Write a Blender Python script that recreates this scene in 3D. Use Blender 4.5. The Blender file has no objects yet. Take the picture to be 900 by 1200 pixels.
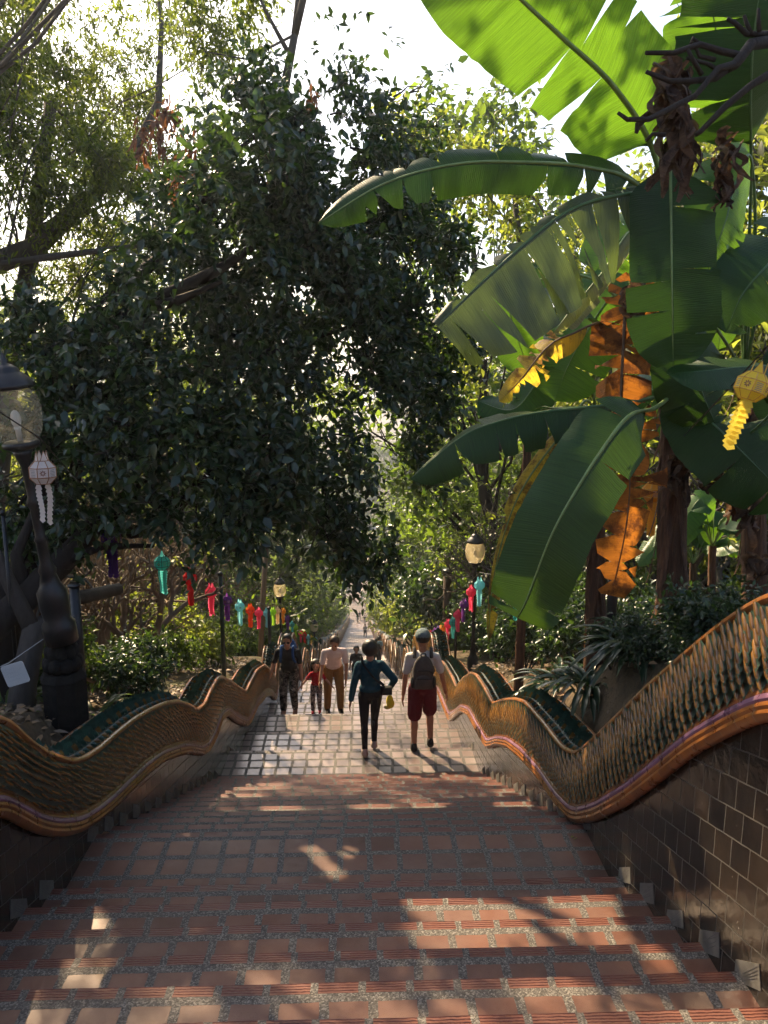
import bpy, bmesh, math, random
import numpy as np
from mathutils import Vector, Matrix, Quaternion, noise

random.seed(7)
RNG = np.random.default_rng(11)
SC = bpy.context.scene
COL = SC.collection
R = math.radians
PITCH, YAW, FPX = 10.3, 1.9, 902.0
CAM = Vector((0.137, 0.0, 0.0))
_p, _a = R(PITCH), R(YAW)
F_ = Vector((math.sin(_a)*math.cos(_p), math.cos(_a)*math.cos(_p), -math.sin(_p)))
R_ = Vector((math.cos(_a), -math.sin(_a), 0))
U_ = Vector((math.sin(_a)*math.sin(_p), math.cos(_a)*math.sin(_p), math.cos(_p)))

def ray(x, y):
    return F_ + R_*((x-450)/FPX) - U_*((y-600)/FPX)
def px(x, y, Y):            # point seen at photo pixel (x, y) at world distance Y
    d = ray(x, y); return CAM + d*(Y/d.y)
def pxX(x, y, X):           # point on the upright plane at X
    d = ray(x, y); return CAM + d*((X-CAM.x)/d.x)

# ------------------------------------------------------------------ mesh collector
class MB:
    def __init__(s): s.v=[]; s.f=[]; s.m=[]; s.uv=[]; s.has_uv=False
    def add(s, vs, fs, m=0, uvs=None):
        o=len(s.v); s.v.extend([tuple(q) for q in vs])
        for i,f in enumerate(fs):
            s.f.append([k+o for k in f]); s.m.append(m)
            if uvs is not None: s.uv.append(uvs[i]); s.has_uv=True
            else: s.uv.append(None)
    def box(s, c, h, m=0, M=None):
        vs=[Vector((c[0]+sx*h[0],c[1]+sy*h[1],c[2]+sz*h[2])) for sx in(-1,1) for sy in(-1,1) for sz in(-1,1)]
        if M is not None: vs=[M@q for q in vs]
        s.add(vs,[(0,1,3,2),(4,6,7,5),(0,4,5,1),(2,3,7,6),(0,2,6,4),(1,5,7,3)],m)
    def tube(s, pts, rad, n=8, m=0, caps=True, flat=None):
        pts=[Vector(q) for q in pts]
        if not hasattr(rad,'__len__'): rad=[rad]*len(pts)
        vs=[]; prev=None
        for i,q in enumerate(pts):
            t=(pts[min(i+1,len(pts)-1)]-pts[max(i-1,0)])
            if t.length<1e-9: t=Vector((0,0,1))
            t.normalize()
            if prev is None:
                a=Vector((0,0,1)) if abs(t.z)<.9 else Vector((1,0,0))
                x=t.cross(a).normalized()
            else:
                x=(prev-t*prev.dot(t))
                if x.length<1e-6: x=t.orthogonal()
                x.normalize()
            prev=x; y=t.cross(x)
            for k in range(n):
                an=2*math.pi*k/n; vs.append(q+(x*math.cos(an)+y*math.sin(an))*rad[i])
        fs=[]
        for i in range(len(pts)-1):
            for k in range(n):
                a=i*n+k; b=i*n+(k+1)%n; fs.append((a,b,b+n,a+n))
        if caps:
            fs.append(tuple(range(n-1,-1,-1))); fs.append(tuple(range((len(pts)-1)*n,len(pts)*n)))
        s.add(vs,fs,m)
    def lathe(s, prof, c=(0,0,0), n=16, m=0, M=None):
        vs=[]; c=Vector(c)
        for r,z in prof:
            for k in range(n):
                an=2*math.pi*k/n; q=Vector((r*math.cos(an),r*math.sin(an),z))
                vs.append((M@q if M is not None else q)+c)
        fs=[]
        for i in range(len(prof)-1):
            for k in range(n):
                a=i*n+k;b=i*n+(k+1)%n; fs.append((a,b,b+n,a+n))
        fs.append(tuple(range(n-1,-1,-1))); fs.append(tuple(range((len(prof)-1)*n,len(prof)*n)))
        s.add(vs,fs,m)
    def ell(s, c, r, n=12, k=8, m=0, M=None):
        c=Vector(c); vs=[]
        if not hasattr(r,'__len__'): r=(r,r,r)
        for i in range(k+1):
            th=math.pi*i/k
            for j in range(n):
                ph=2*math.pi*j/n
                q=Vector((r[0]*math.sin(th)*math.cos(ph),r[1]*math.sin(th)*math.sin(ph),r[2]*math.cos(th)))
                vs.append((M@q if M is not None else q)+c)
        fs=[]
        for i in range(k):
            for j in range(n):
                a=i*n+j;b=i*n+(j+1)%n; fs.append((a,a+n,b+n,b))
        s.add(vs,fs,m)
    def grid(s, P, m=0, UV=None, flip=False):   # P[i][j]
        ni,nj=len(P),len(P[0]); vs=[q for row in P for q in row]; fs=[];uv=[]
        for i in range(ni-1):
            for j in range(nj-1):
                idx=[(i,j),(i,j+1),(i+1,j+1),(i+1,j)]
                if flip: idx.reverse()
                fs.append([a*nj+b for a,b in idx])
                if UV is not None: uv.append([UV[a][b] for a,b in idx])
        s.add(vs,fs,m,uv if UV is not None else None)
    def build(s, name, mats, parent=None, smooth=False, loc=None):
        me=bpy.data.meshes.new(name); me.from_pydata(s.v,[],s.f)
        if not isinstance(mats,(list,tuple)): mats=[mats]
        for q in mats: me.materials.append(q)
        me.polygons.foreach_set('material_index', s.m)
        if s.has_uv:
            L=me.uv_layers.new(name='UVMap'); flat=[]
            for f,u in zip(s.f,s.uv):
                if u is None: flat.extend([0.0,0.0]*len(f))
                else:
                    for q in u: flat.extend((q[0],q[1]))
            L.data.foreach_set('uv',flat)
        if smooth: me.polygons.foreach_set('use_smooth',[True]*len(s.f))
        me.update()
        return link(name,me,parent,loc)

def link(name, me, parent=None, loc=None):
    o=bpy.data.objects.new(name,me); COL.objects.link(o)
    if parent is not None: o.parent=parent
    if loc is not None: o.location=loc
    return o
def tag(o, label=None, cat=None, group=None, kind=None):
    if label: o['label']=label
    if cat: o['category']=cat
    if group: o['group']=group
    if kind: o['kind']=kind
    return o
def thing(name, label, cat, loc=(0,0,0), group=None, rz=0):
    o=bpy.data.objects.new(name,None); COL.objects.link(o); o.empty_display_size=.1
    o.location=loc; o.rotation_euler=(0,0,rz); return tag(o,label,cat,group)
def dup(root, loc, rz=0, scale=1.0, label=None, group=None):
    r=root.copy(); COL.objects.link(r); r.location=loc; r.rotation_euler=(0,0,rz)
    r.scale=(scale,)*3 if not hasattr(scale,'__len__') else scale
    if label: r['label']=label
    if group: r['group']=group
    for ch in list(root.children):
        c=ch.copy(); COL.objects.link(c); c.parent=r
        for g in ch.children:
            d=g.copy(); COL.objects.link(d); d.parent=c
    return r

# ------------------------------------------------------------------ materials
class NT:
    def __init__(s,name):
        s.mat=bpy.data.materials.new(name); s.mat.use_nodes=True; s.t=s.mat.node_tree; s.t.nodes.clear()
        s.out=s.n('ShaderNodeOutputMaterial')
    def n(s,typ,**kw):
        q=s.t.nodes.new(typ)
        for k,v in kw.items(): setattr(q,k,v)
        return q
    def l(s,a,b): s.t.links.new(a,b)
    def setin(s,node,k,v):
        if hasattr(v,'is_linked') or hasattr(v,'links'): s.l(v,node.inputs[k])
        else: node.inputs[k].default_value=v
    def math(s,op,a,b=0.0,c=None,clamp=False):
        q=s.n('ShaderNodeMath',operation=op); q.use_clamp=clamp
        s.setin(q,0,a); s.setin(q,1,b)
        if c is not None: s.setin(q,2,c)
        return q.outputs[0]
    def mix(s,f,a,b,blend='MIX'):
        q=s.n('ShaderNodeMix',data_type='RGBA',blend_type=blend)
        s.setin(q,0,f); s.setin(q,6,a if not isinstance(a,tuple) else c4(a)); s.setin(q,7,b if not isinstance(b,tuple) else c4(b))
        return q.outputs[2]
    def noise(s,vec=None,scale=5,detail=3,rough=.55):
        q=s.n('ShaderNodeTexNoise'); q.inputs['Scale'].default_value=scale; q.inputs['Detail'].default_value=detail; q.inputs['Roughness'].default_value=rough
        if vec is not None: s.l(vec,q.inputs['Vector'])
        return q.outputs['Fac']
    def ramp(s,fac,stops):
        q=s.n('ShaderNodeValToRGB'); s.l(fac,q.inputs[0]); e=q.color_ramp.elements
        while len(e)<len(stops): e.new(.5)
        for el,(p,c) in zip(e,stops): el.position=p; el.color=c4(c)
        return q.outputs[0]
    def coord(s,k='Object'): return s.n('ShaderNodeTexCoord').outputs[k]
    def pos(s): return s.n('ShaderNodeNewGeometry').outputs['Position']
    def bump(s,h,strength=.5,dist=.01):
        q=s.n('ShaderNodeBump'); q.inputs['Strength'].default_value=strength; q.inputs['Distance'].default_value=dist; s.l(h,q.inputs['Height']); return q.outputs[0]
    def bsdf(s,col,rough=.6,normal=None,spec=.5,metal=0.0,coat=0.0):
        q=s.n('ShaderNodeBsdfPrincipled')
        s.setin(q,'Base Color',c4(col) if isinstance(col,tuple) else col); s.setin(q,'Roughness',rough)
        s.setin(q,'Specular IOR Level',spec); s.setin(q,'Metallic',metal); s.setin(q,'Coat Weight',coat)
        if normal is not None: s.l(normal,q.inputs['Normal'])
        return q.outputs[0]
    def end(s,sh): s.l(sh,s.out.inputs[0]); return s.mat
def c4(c): return (c[0],c[1],c[2],1.0)

def mat_plain(name,col,rough=.6,var=.25,scale=20,bump=0.0,spec=.5,coat=0.0,metal=0.0):
    t=NT(name); v=t.coord('Object'); nz=t.noise(v,scale,4)
    dark=tuple(q*(1-var) for q in col); lite=tuple(min(1,q*(1+var)) for q in col)
    c=t.ramp(nz,[(.3,dark),(.7,lite)])
    nm=t.bump(t.noise(v,scale*4,4),.6,bump) if bump else None
    return t.end(t.bsdf(c,rough,nm,spec,metal,coat))
def mat_leaf(name,col,trans,mixf=.4,rough=.4,hue=.3,spec=.5,veins=False):
    """leaf: glossy front, light shining through; colour differs leaf by leaf and in patches"""
    t=NT(name); g=t.n('ShaderNodeNewGeometry'); isl=g.outputs['Random Per Island']
    nz=t.noise(t.pos(),1.1,2)
    f=t.math('ADD',t.math('MULTIPLY',isl,.6),t.math('MULTIPLY',nz,.4))
    c=t.ramp(f,[(.15,tuple(q*(1-hue) for q in col)),(.5,col),(.85,(min(1,col[0]*(1+hue*1.6)),min(1,col[1]*(1+hue)),col[2]*(1+hue*.3)))])
    tr=t.ramp(f,[(.15,tuple(q*(1-hue) for q in trans)),(.85,tuple(min(1,q*(1+hue)) for q in trans))])
    nm=None
    b=t.bsdf(c,rough,nm,spec)
    tl=t.n('ShaderNodeBsdfTranslucent'); t.l(tr,tl.inputs[0])
    m=t.n('ShaderNodeMixShader'); m.inputs[0].default_value=mixf; t.l(b,m.inputs[1]); t.l(tl.outputs[0],m.inputs[2])
    return t.end(m.outputs[0])
def mat_banana(name,col,trans,mixf=.4,rough=.32,blotch=None,spec=.5):
    t=NT(name); uv=t.coord('UV'); sep=t.n('ShaderNodeSeparateXYZ'); t.l(uv,sep.inputs[0])
    u=sep.outputs[0]; v=sep.outputs[1]
    # fine parallel veins running out from the midrib
    vv=t.math('ADD',u,t.math('MULTIPLY',t.math('ABSOLUTE',v),-.25))
    cx=t.n('ShaderNodeCombineXYZ'); t.l(t.math('MULTIPLY',vv,1.0),cx.inputs[0]); t.l(t.math('MULTIPLY',v,.05),cx.inputs[1])
    vein=t.ramp(t.noise(cx.outputs[0],75,3,.75),[(.3,(0,0,0)),(.72,(1,1,1))])
    wav=t.math('SINE',t.math('MULTIPLY',vv,380))
    big=t.noise(t.pos(),6,3)
    c=t.mix(t.math('MULTIPLY',vein,.8),tuple(q*.75 for q in col),tuple(q*1.35 for q in col))
    c=t.mix(t.math('MULTIPLY',big,.5),c,tuple(min(1,q*1.2) for q in col))
    tr=t.mix(vein,tuple(q*.65 for q in trans),tuple(min(1,q*1.25) for q in trans))
    if blotch:
        bf=t.ramp(t.noise(t.pos(),9,5,.65),[(.46,(0,0,0)),(.6,(1,1,1))])
        c=t.mix(bf,c,blotch); tr=t.mix(bf,tr,tuple(q*.8 for q in blotch))
    h=t.math('ADD',t.math('MULTIPLY',wav,.35),t.math('MULTIPLY',vein,1.0))
    nm=t.bump(h,.45,.004)
    b=t.bsdf(c,rough,nm,spec)
    tl=t.n('ShaderNodeBsdfTranslucent'); t.l(tr,tl.inputs[0])
    m=t.n('ShaderNodeMixShader'); m.inputs[0].default_value=mixf; t.l(b,m.inputs[1]); t.l(tl.outputs[0],m.inputs[2])
    return t.end(m.outputs[0])
def mat_bark(name,c1,c2,scale=8,rough=.85):
    t=NT(name); v=t.pos(); mp=t.n('ShaderNodeMapping'); mp.inputs['Scale'].default_value=(1,1,.25); t.l(v,mp.inputs[0])
    nz=t.noise(mp.outputs[0],scale*3,6,.65); n2=t.noise(v,scale*.4,3)
    c=t.mix(nz,c1,c2); c=t.mix(t.math('MULTIPLY',n2,.5),c,tuple(q*.6 for q in c1))
    return t.end(t.bsdf(c,rough,t.bump(nz,.8,.02),.3))

# ------------------------------------------------------------------ stair profile: treads (Y start, Y edge, depth below the lens)
TREADS=[]
def _mk():
    r0,t0=.145,.36
    pre=[]
    y,d=2.6,2.466
    k=0
    while y>-7:
        pre.append((y-t0,y,d)); y-=t0; d-=r0
    pre.reverse(); TREADS.extend(pre)
    cur=2.6
    for e,d in ((2.946,2.611),(3.298,2.756),(3.672,2.90),(4.048,3.046),(4.41,3.19),(5.216,3.336)):
        TREADS.append((cur,e,d)); cur=e
    n=13; t=(9.68-5.216)/n
    for i in range(1,n+1):
        TREADS.append((cur,cur+t,3.336+i*.157)); cur+=t
    TREADS.append((cur,10.68,5.53)); cur=10.68; d=5.53
    for e in (12.35,14.16,15.87,17.7,19.62):
        for _ in range(2):
            d+=.175; TREADS.append((cur,cur+.28,d)); cur+=.28
        d+=.175; TREADS.append((cur,e,d)); cur=e
    while cur<27: d+=.17; TREADS.append((cur,cur+.36,d)); cur+=.36
    while cur<76: d+=.13; TREADS.append((cur,cur+.40,d)); cur+=.40
    while cur<137.5: d+=.13; TREADS.append((cur,cur+.43,d)); cur+=.43
    TREADS.append((cur,185.0,d+.13))
_mk()
_TE=np.array([t[1] for t in TREADS]); _TD=np.array([t[2] for t in TREADS]); _TS=np.array([t[0] for t in TREADS])
def Dst(Y):
    i=int(np.searchsorted(_TE,Y)); return float(_TD[min(i,len(_TD)-1)])
_YS=np.linspace(-8,200,2081); _DS=np.array([Dst(y) for y in _YS])
_k=np.exp(-np.linspace(-2,2,41)**2); _k/=_k.sum()
_DSM=np.convolve(np.pad(_DS,20,mode='edge'),_k,mode='valid')
def Dsm(Y): return float(np.interp(Y,_YS,_DSM))
def foot(x,y):               # where the sight line through a pixel meets the stairs
    d=ray(x,y); 
    for i in range(40,8000):
        Y=i*.025; q=CAM+d*(Y/d.y)
        if q.z<=-Dst(Y): return q
    return q
def zground(X,Y):            # hillside beside the stairs
    a=abs(X); z=-Dsm(Y)+.55
    out=max(0,a-2.2); rise=min(1,max(0,(a-2.12)/.35)); z+=rise*(.45 if (Y<13 and X<0) else .62 if Y<13 else .62-.35*min(1,(Y-13)/4)); z+=(.22*math.exp(-((Y-6.3)/1.9)**2)*rise if X>0 else 0)
    z+= .035*out + .25*noise.noise(Vector((X*.35,Y*.35,0))) + .6*noise.noise(Vector((X*.07,Y*.07,5)))*min(1,out/4)
    if Y>120: z-= 1.6*min(1,(Y-120)/14)
    return z
SUN_AZ,SUN_EL,SUN_E,SKY_E,SKY_DUST,EXPO=-30,40,5.0,.105,5.0,1.5
HAZE=.0008
# ================================================================== SETTING
def mat_steps():
    t=NT('step_tiles'); uv=t.coord('UV'); sep=t.n('ShaderNodeSeparateXYZ'); t.l(uv,sep.inputs[0])
    P=t.pos(); M=t.math
    idx=M('FLOOR',M('DIVIDE',sep.outputs[1],10.0)); d=M('SUBTRACT',sep.outputs[1],M('MULTIPLY',idx,10.0))
    wob=M('MULTIPLY',M('SUBTRACT',t.noise(P,22,2),.5),.012)
    wob2=M('MULTIPLY',M('SUBTRACT',t.noise(P,31,2),.5),.010)
    u=M('ADD',sep.outputs[0],wob); d=M('ADD',d,wob2)
    d2=M('SUBTRACT',d,.118); row=M('FLOOR',M('DIVIDE',d2,.212)); rp=M('SUBTRACT',d2,M('MULTIPLY',row,.212))
    isn=M('LESS_THAN',d,.072)                      # ridged nosing bricks
    trow=M('MULTIPLY',M('GREATER_THAN',d2,0.0),M('LESS_THAN',rp,.166))
    key=M('ADD',M('MULTIPLY',idx,3.7),M('MULTIPLY',M('MULTIPLY',M('ADD',row,7.0),M('SUBTRACT',1.0,isn)),1.31))
    wn=t.n('ShaderNodeTexWhiteNoise',noise_dimensions='1D'); t.l(key,wn.inputs['W'])
    sh=M('MULTIPLY',M('SUBTRACT',wn.outputs[0],.5),M('ADD',.03,M('MULTIPLY',isn,.09)))
    us=M('ADD',u,sh); ci=M('FLOOR',M('DIVIDE',us,.206)); up=M('SUBTRACT',us,M('MULTIPLY',ci,.206))
    bw=M('ADD',.165,M('MULTIPLY',isn,.008))
    col=M('LESS_THAN',up,bw)
    tile=M('MULTIPLY',col,M('MAXIMUM',isn,trow))
    cx=t.n('ShaderNodeCombineXYZ'); t.l(ci,cx.inputs[0]); t.l(key,cx.inputs[1])
    w2=t.n('ShaderNodeTexWhiteNoise',noise_dimensions='2D'); t.l(cx.outputs[0],w2.inputs['Vector'])
    rnd=w2.outputs[0]
    tc=t.ramp(rnd,[(0,(.090,.042,.028)),(.35,(.140,.060,.038)),(.7,(.190,.080,.048)),(1,(.120,.062,.046))])
    wear=t.noise(P,3.2,5,.65)
    tc=t.mix(M('MULTIPLY',t.ramp(wear,[(.4,(0,0,0)),(.75,(1,1,1))]),.5),tc,(.26,.16,.115))
    spots=t.noise(P,55,3); tc=t.mix(M('MULTIPLY',spots,.35),tc,(.12,.055,.045))
    tc=t.mix(M('MULTIPLY',isn,.55),tc,(.15,.046,.034))
    sy=t.n('ShaderNodeSeparateXYZ'); t.l(P,sy.inputs[0]); low=M('GREATER_THAN',sy.outputs[1],9.7); tc=t.mix(M('MULTIPLY',low,.75),tc,t.ramp(rnd,[(0,(.145,.115,.108)),(.5,(.20,.165,.157)),(1,(.26,.22,.21))]))  # paler grey tiles on lower landings: painted sky reflection plus some lighter tile colour
    vo=t.n('ShaderNodeTexVoronoi'); vo.inputs['Scale'].default_value=150; t.l(P,vo.inputs['Vector'])
    gs=t.n('ShaderNodeSeparateColor'); t.l(vo.outputs['Color'],gs.inputs[0])
    gc=t.ramp(gs.outputs[0],[(0,(.045,.04,.035)),(.45,(.10,.09,.077)),(.8,(.19,.172,.148)),(1,(.30,.275,.24))])
    gc=t.mix(M('MULTIPLY',wear,.5),gc,(.10,.09,.08))
    mosd=t.ramp(t.noise(P,.9,4),[(.5,(0,0,0)),(.8,(1,1,1))])
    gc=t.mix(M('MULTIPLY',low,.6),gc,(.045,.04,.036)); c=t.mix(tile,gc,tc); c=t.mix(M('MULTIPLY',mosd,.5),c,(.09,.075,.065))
    ridge=M('MULTIPLY',M('MULTIPLY',isn,tile),M('SINE',M('MULTIPLY',d,2*math.pi/.0145)))
    h=M('ADD',M('MULTIPLY',tile,.9),M('MULTIPLY',ridge,.55))
    h=M('ADD',h,M('MULTIPLY',M('SUBTRACT',1.0,tile),M('MULTIPLY',M('SUBTRACT',1.0,vo.outputs['Distance']),.6)))
    h=M('ADD',h,M('MULTIPLY',t.noise(P,12,4),.5))
    nm=t.bump(h,.75,.005)
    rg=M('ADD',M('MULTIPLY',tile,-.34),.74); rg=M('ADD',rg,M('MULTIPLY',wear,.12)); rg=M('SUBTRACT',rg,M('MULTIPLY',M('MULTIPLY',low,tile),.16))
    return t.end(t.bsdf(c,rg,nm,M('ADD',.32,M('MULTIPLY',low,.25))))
def mat_wall_tile():
    t=NT('glazed_wall_tile'); uv=t.coord('UV'); br=t.n('ShaderNodeTexBrick')
    br.offset=.5; br.inputs['Scale'].default_value=1; br.inputs['Brick Width'].default_value=.165; br.inputs['Row Height'].default_value=.142
    br.inputs['Mortar Size'].default_value=.0035; br.inputs['Mortar Smooth'].default_value=.1; br.inputs['Bias'].default_value=-.1
    br.inputs['Color1'].default_value=(.006,.006,.0065,1); br.inputs['Color2'].default_value=(.026,.019,.014,1); br.inputs['Mortar'].default_value=(.065,.06,.052,1)
    wv=t.n('ShaderNodeVectorMath',operation='ADD'); nz=t.n('ShaderNodeTexNoise'); nz.inputs['Scale'].default_value=9; t.l(t.pos(),nz.inputs['Vector'])
    sc=t.n('ShaderNodeVectorMath',operation='SCALE'); t.l(nz.outputs['Color'],sc.inputs[0]); sc.inputs['Scale'].default_value=.010
    t.l(uv,wv.inputs[0]); t.l(sc.outputs[0],wv.inputs[1]); t.l(wv.outputs[0],br.inputs['Vector'])
    P=t.pos(); dirt=t.noise(P,2.3,5,.65)
    sep=t.n('ShaderNodeSeparateXYZ'); t.l(uv,sep.inputs[0])
    c=t.mix(t.math('MULTIPLY',t.ramp(dirt,[(.42,(0,0,0)),(.7,(1,1,1))]),.4),br.outputs['Color'],(.040,.026,.017))
    chip=t.ramp(t.noise(P,14,4,.7),[(.70,(0,0,0)),(.74,(1,1,1))]); c=t.mix(chip,c,(.25,.23,.20))
    h=t.math('ADD',t.math('MULTIPLY',br.outputs['Fac'],-1.0),t.math('MULTIPLY',t.noise(P,16,3),.9))
    rg=t.math('ADD',t.math('MULTIPLY',t.noise(P,6,3),.22),t.math('ADD',.06,t.math('MULTIPLY',br.outputs['Fac'],.5)))
    return t.end(t.bsdf(c,rg,t.bump(h,.55,.006),.42))
def mat_glaze(name,c1,c2,rough=.22,scale=14,bump=.004):
    t=NT(name); P=t.pos(); n1=t.noise(P,scale,5,.6); g=t.n('ShaderNodeNewGeometry')
    f=t.math('ADD',t.math('MULTIPLY',n1,.6),t.math('MULTIPLY',g.outputs['Random Per Island'],.45))
    c=t.ramp(f,[(.25,c1),(.75,c2)])
    grime=t.ramp(t.noise(P,38,4),[(.5,(0,0,0)),(.72,(1,1,1))]); c=t.mix(t.math('MULTIPLY',grime,.6),c,tuple(q*.3 for q in c1))
    return t.end(t.bsdf(c,t.math('ADD',rough,t.math('MULTIPLY',n1,.25)),t.bump(n1,.5,bump),.6))
def mat_molding(name,c1,c2):
    t=NT(name); P=t.pos(); n1=t.noise(P,12,5,.6); uv=t.coord('UV'); sep=t.n('ShaderNodeSeparateXYZ'); t.l(uv,sep.inputs[0])
    c=t.ramp(n1,[(.25,c1),(.75,c2)])
    fr=t.math('FRACT',t.math('DIVIDE',sep.outputs[0],.165)); jt=t.math('LESS_THAN',fr,.03)
    c=t.mix(t.math('MULTIPLY',jt,.75),c,(.22,.20,.17))
    wn=t.n('ShaderNodeTexWhiteNoise',noise_dimensions='1D'); t.l(t.math('FLOOR',t.math('DIVIDE',sep.outputs[0],.165)),wn.inputs['W'])
    c=t.mix(t.math('MULTIPLY',wn.outputs[0],.5),c,tuple(q*.45 for q in c1))
    return t.end(t.bsdf(c,t.math('ADD',.16,t.math('MULTIPLY',n1,.28)),t.bump(t.math('ADD',n1,t.math('MULTIPLY',jt,-1.5)),.5,.004),.6))
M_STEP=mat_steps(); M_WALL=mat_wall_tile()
M_AMBER=mat_molding('amber_glaze',(.16,.045,.010),(.36,.13,.022)); M_PURPLE=mat_molding('mauve_glaze',(.13,.055,.10),(.30,.15,.24))
M_BROWN=mat_molding('brown_glaze',(.10,.028,.008),(.24,.075,.016))
M_RIB=mat_glaze('scale_rib_glaze',(.10,.045,.012),(.31,.15,.035),.12); M_PLATE=mat_glaze('scale_green_glaze',(.012,.030,.022),(.05,.085,.06),.22)
M_CREST=mat_glaze('crest_green_glaze',(.009,.032,.020),(.035,.095,.062),.22)
M_CDARK=mat_plain('crest_bed',(.012,.03,.022),.6,.3,12)
M_PLASTER=mat_plain('grey_render',(.16,.15,.135),.85,.3,5,.004)
M_STONE=mat_plain('pale_marker_stone',(.11,.103,.09),.7,.4,9,.002)
M_INK=mat_plain('engraved_line',(.10,.095,.09),.8,.2,30)
def mat_ground():
    t=NT('forest_soil'); P=t.pos(); n1=t.noise(P,1.7,6,.65); n2=t.noise(P,24,5,.7)
    c=t.ramp(n1,[(.3,(.035,.026,.017)),(.5,(.075,.055,.035)),(.7,(.13,.10,.065))])
    vo=t.n('ShaderNodeTexVoronoi'); vo.inputs['Scale'].default_value=17; t.l(P,vo.inputs['Vector'])
    sp=t.n('ShaderNodeSeparateColor'); t.l(vo.outputs['Color'],sp.inputs[0])
    c=t.mix(t.math('MULTIPLY',sp.outputs[0],.55),c,(.15,.105,.06)); 
    g=t.ramp(t.noise(P,.5,4),[(.5,(0,0,0)),(.65,(1,1,1))]); c=t.mix(t.math('MULTIPLY',g,.6),c,(.035,.055,.018))
    return t.end(t.bsdf(c,.95,t.bump(t.math('ADD',n2,sp.outputs[1]),.9,.03),.2))
M_GROUND=mat_ground()

# ---- stairs
mb=MB(); W=1.80
for i,(a,b,d) in enumerate(TREADS):
    w=W+.03 if a<137 else 3.9
    k=(i+1)*10.0; n=.012
    nd=TREADS[i+1][2] if i+1<len(TREADS) else d+.5
    L=b-a
    ys=[a-.03,b-n,b,b]; zs=[-d,-d,-d-n,-nd-.004]; vv=[min(9.5,L+.03),n,0.002,0.001]
    nx=13 if a<30 else 2
    P=[];UV=[]
    for y,z,v in zip(ys,zs,vv):
        row=[];ur=[]
        for j in range(nx):
            x=-w+2*w*j/(nx-1)
            jz=.006*noise.noise(Vector((x*1.3,y*1.7,i*.37))) if a<22 else 0
            jy=.006*noise.noise(Vector((x*2.1,i*3.3,9.1))) if (a<22 and y>b-.05) else 0
            row.append((x,y+jy,z+jz)); ur.append((x+20.6,k+v))
        P.append(row);UV.append(ur)
    mb.grid(P,0,UV,flip=True)
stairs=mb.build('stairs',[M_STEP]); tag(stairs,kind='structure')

# ---- ground sheet (hillside either side, leaving the stair slot free)
mb=MB()
ysn=list(np.arange(-14,40,1.0))+list(np.arange(40,200,4.0))+[220,260,330,450,700,1200]
for s in (-1,1):
    xs=[1.95,2.12,2.3,2.5,2.75,3.2,4,5,6,7.5,9,11,14,18,24,32,45,70,120,250,600]
    P=[[(s*x,y,zground(s*x,y)) for x in xs] for y in ysn]
    mb.grid(P,0,None,flip=(s<0))
# below the stairs and far beyond the forecourt
P=[[(x,y,-Dsm(y)-.6-(0 if y<186 else 0)) for x in (-2.0,0,2.0)] for y in ysn]
mb.grid(P,0)
ground=mb.build('ground',[M_GROUND],smooth=True); tag(ground,kind='structure')

# ================================================================== NAGA BALUSTRADES
BEAD_R=[(900,702),(856,731),(811,767),(767,804),(722,847),(696,871),(680,883.5),(664,875.5),(642,847),(620,822),(607,818.5),(592,820),(581,824),(571,805),(561,790),(555,788),(546,794),(537,805),(532,792.5),(524.5,780),(519.6,774),(514,780)]
TRIM_R=[(900,835.6),(856,855.6),(811,880),(767,915.6),(731,942),(700,958),(678,962),(669,958),(651,938),(633,911),(611,887),(595,874),(583,872),(571,876),(560,858),(550,838),(541,833),(534,838),(527,845),(521,831),(514,812),(509,807)]
BEAD_L=[(0,841),(19,862),(38,877),(57,886),(79,892),(94,888),(113,875),(132,858),(151,843),(170,831.6),(189,823.5),(204,821),(219,826),(227.6,832),(237,824),(245,806),(252,794),(257,792.5),(267,797.5),(279,806),(286,810),(291,799),(298.5,785),(308,778.6),(316,785),(323,799)]
TRIM_L=[(0,949),(19,960),(38,970.6),(57,976),(75.6,976),(94,972),(113,960),(132,945),(151,926),(170,907),(189,892),(208,884.5),(222,881),(237,884),(245,879),(252,865),(259,844),(267,836.6),(276.5,845),(289,851),(293.6,845),(301,828),(311,816),(318,814.6),(323,820.7)]
def wave_curve(pts,X,phase_peak,off,amp,near_slope):
    q=[pxX(a,b,X) for a,b in pts]; ys=[v.y for v in q]; zs=[v.z for v in q]
    Yg=np.arange(-6,142,.04); out=np.empty_like(Yg)
    y0,y1=ys[0],ys[-1]
    base=lambda y: -Dsm(y)+off+amp*math.cos(2*math.pi*(y-phase_peak)/4.45)
    inn=np.interp(Yg,ys,zs)
    for i,y in enumerate(Yg):
        if y<y0:
            k=y0-y; out[i]=zs[0]+near_slope*(1.1*math.sin(min(k,3.3)/1.1*.95))*0.9+max(0,k-3.3)*.3
        elif y<=y1: out[i]=inn[i]
        else:
            k=min(1,(y-y1)/1.2); out[i]=(1-k)*(zs[-1]-(y-y1)*.3)+k*base(y)
    kk=np.exp(-np.linspace(-2,2,9)**2); kk/=kk.sum()
    for _ in range(2): out=np.convolve(np.pad(out,4,mode='edge'),kk,mode='valid')
    return Yg,out
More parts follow.
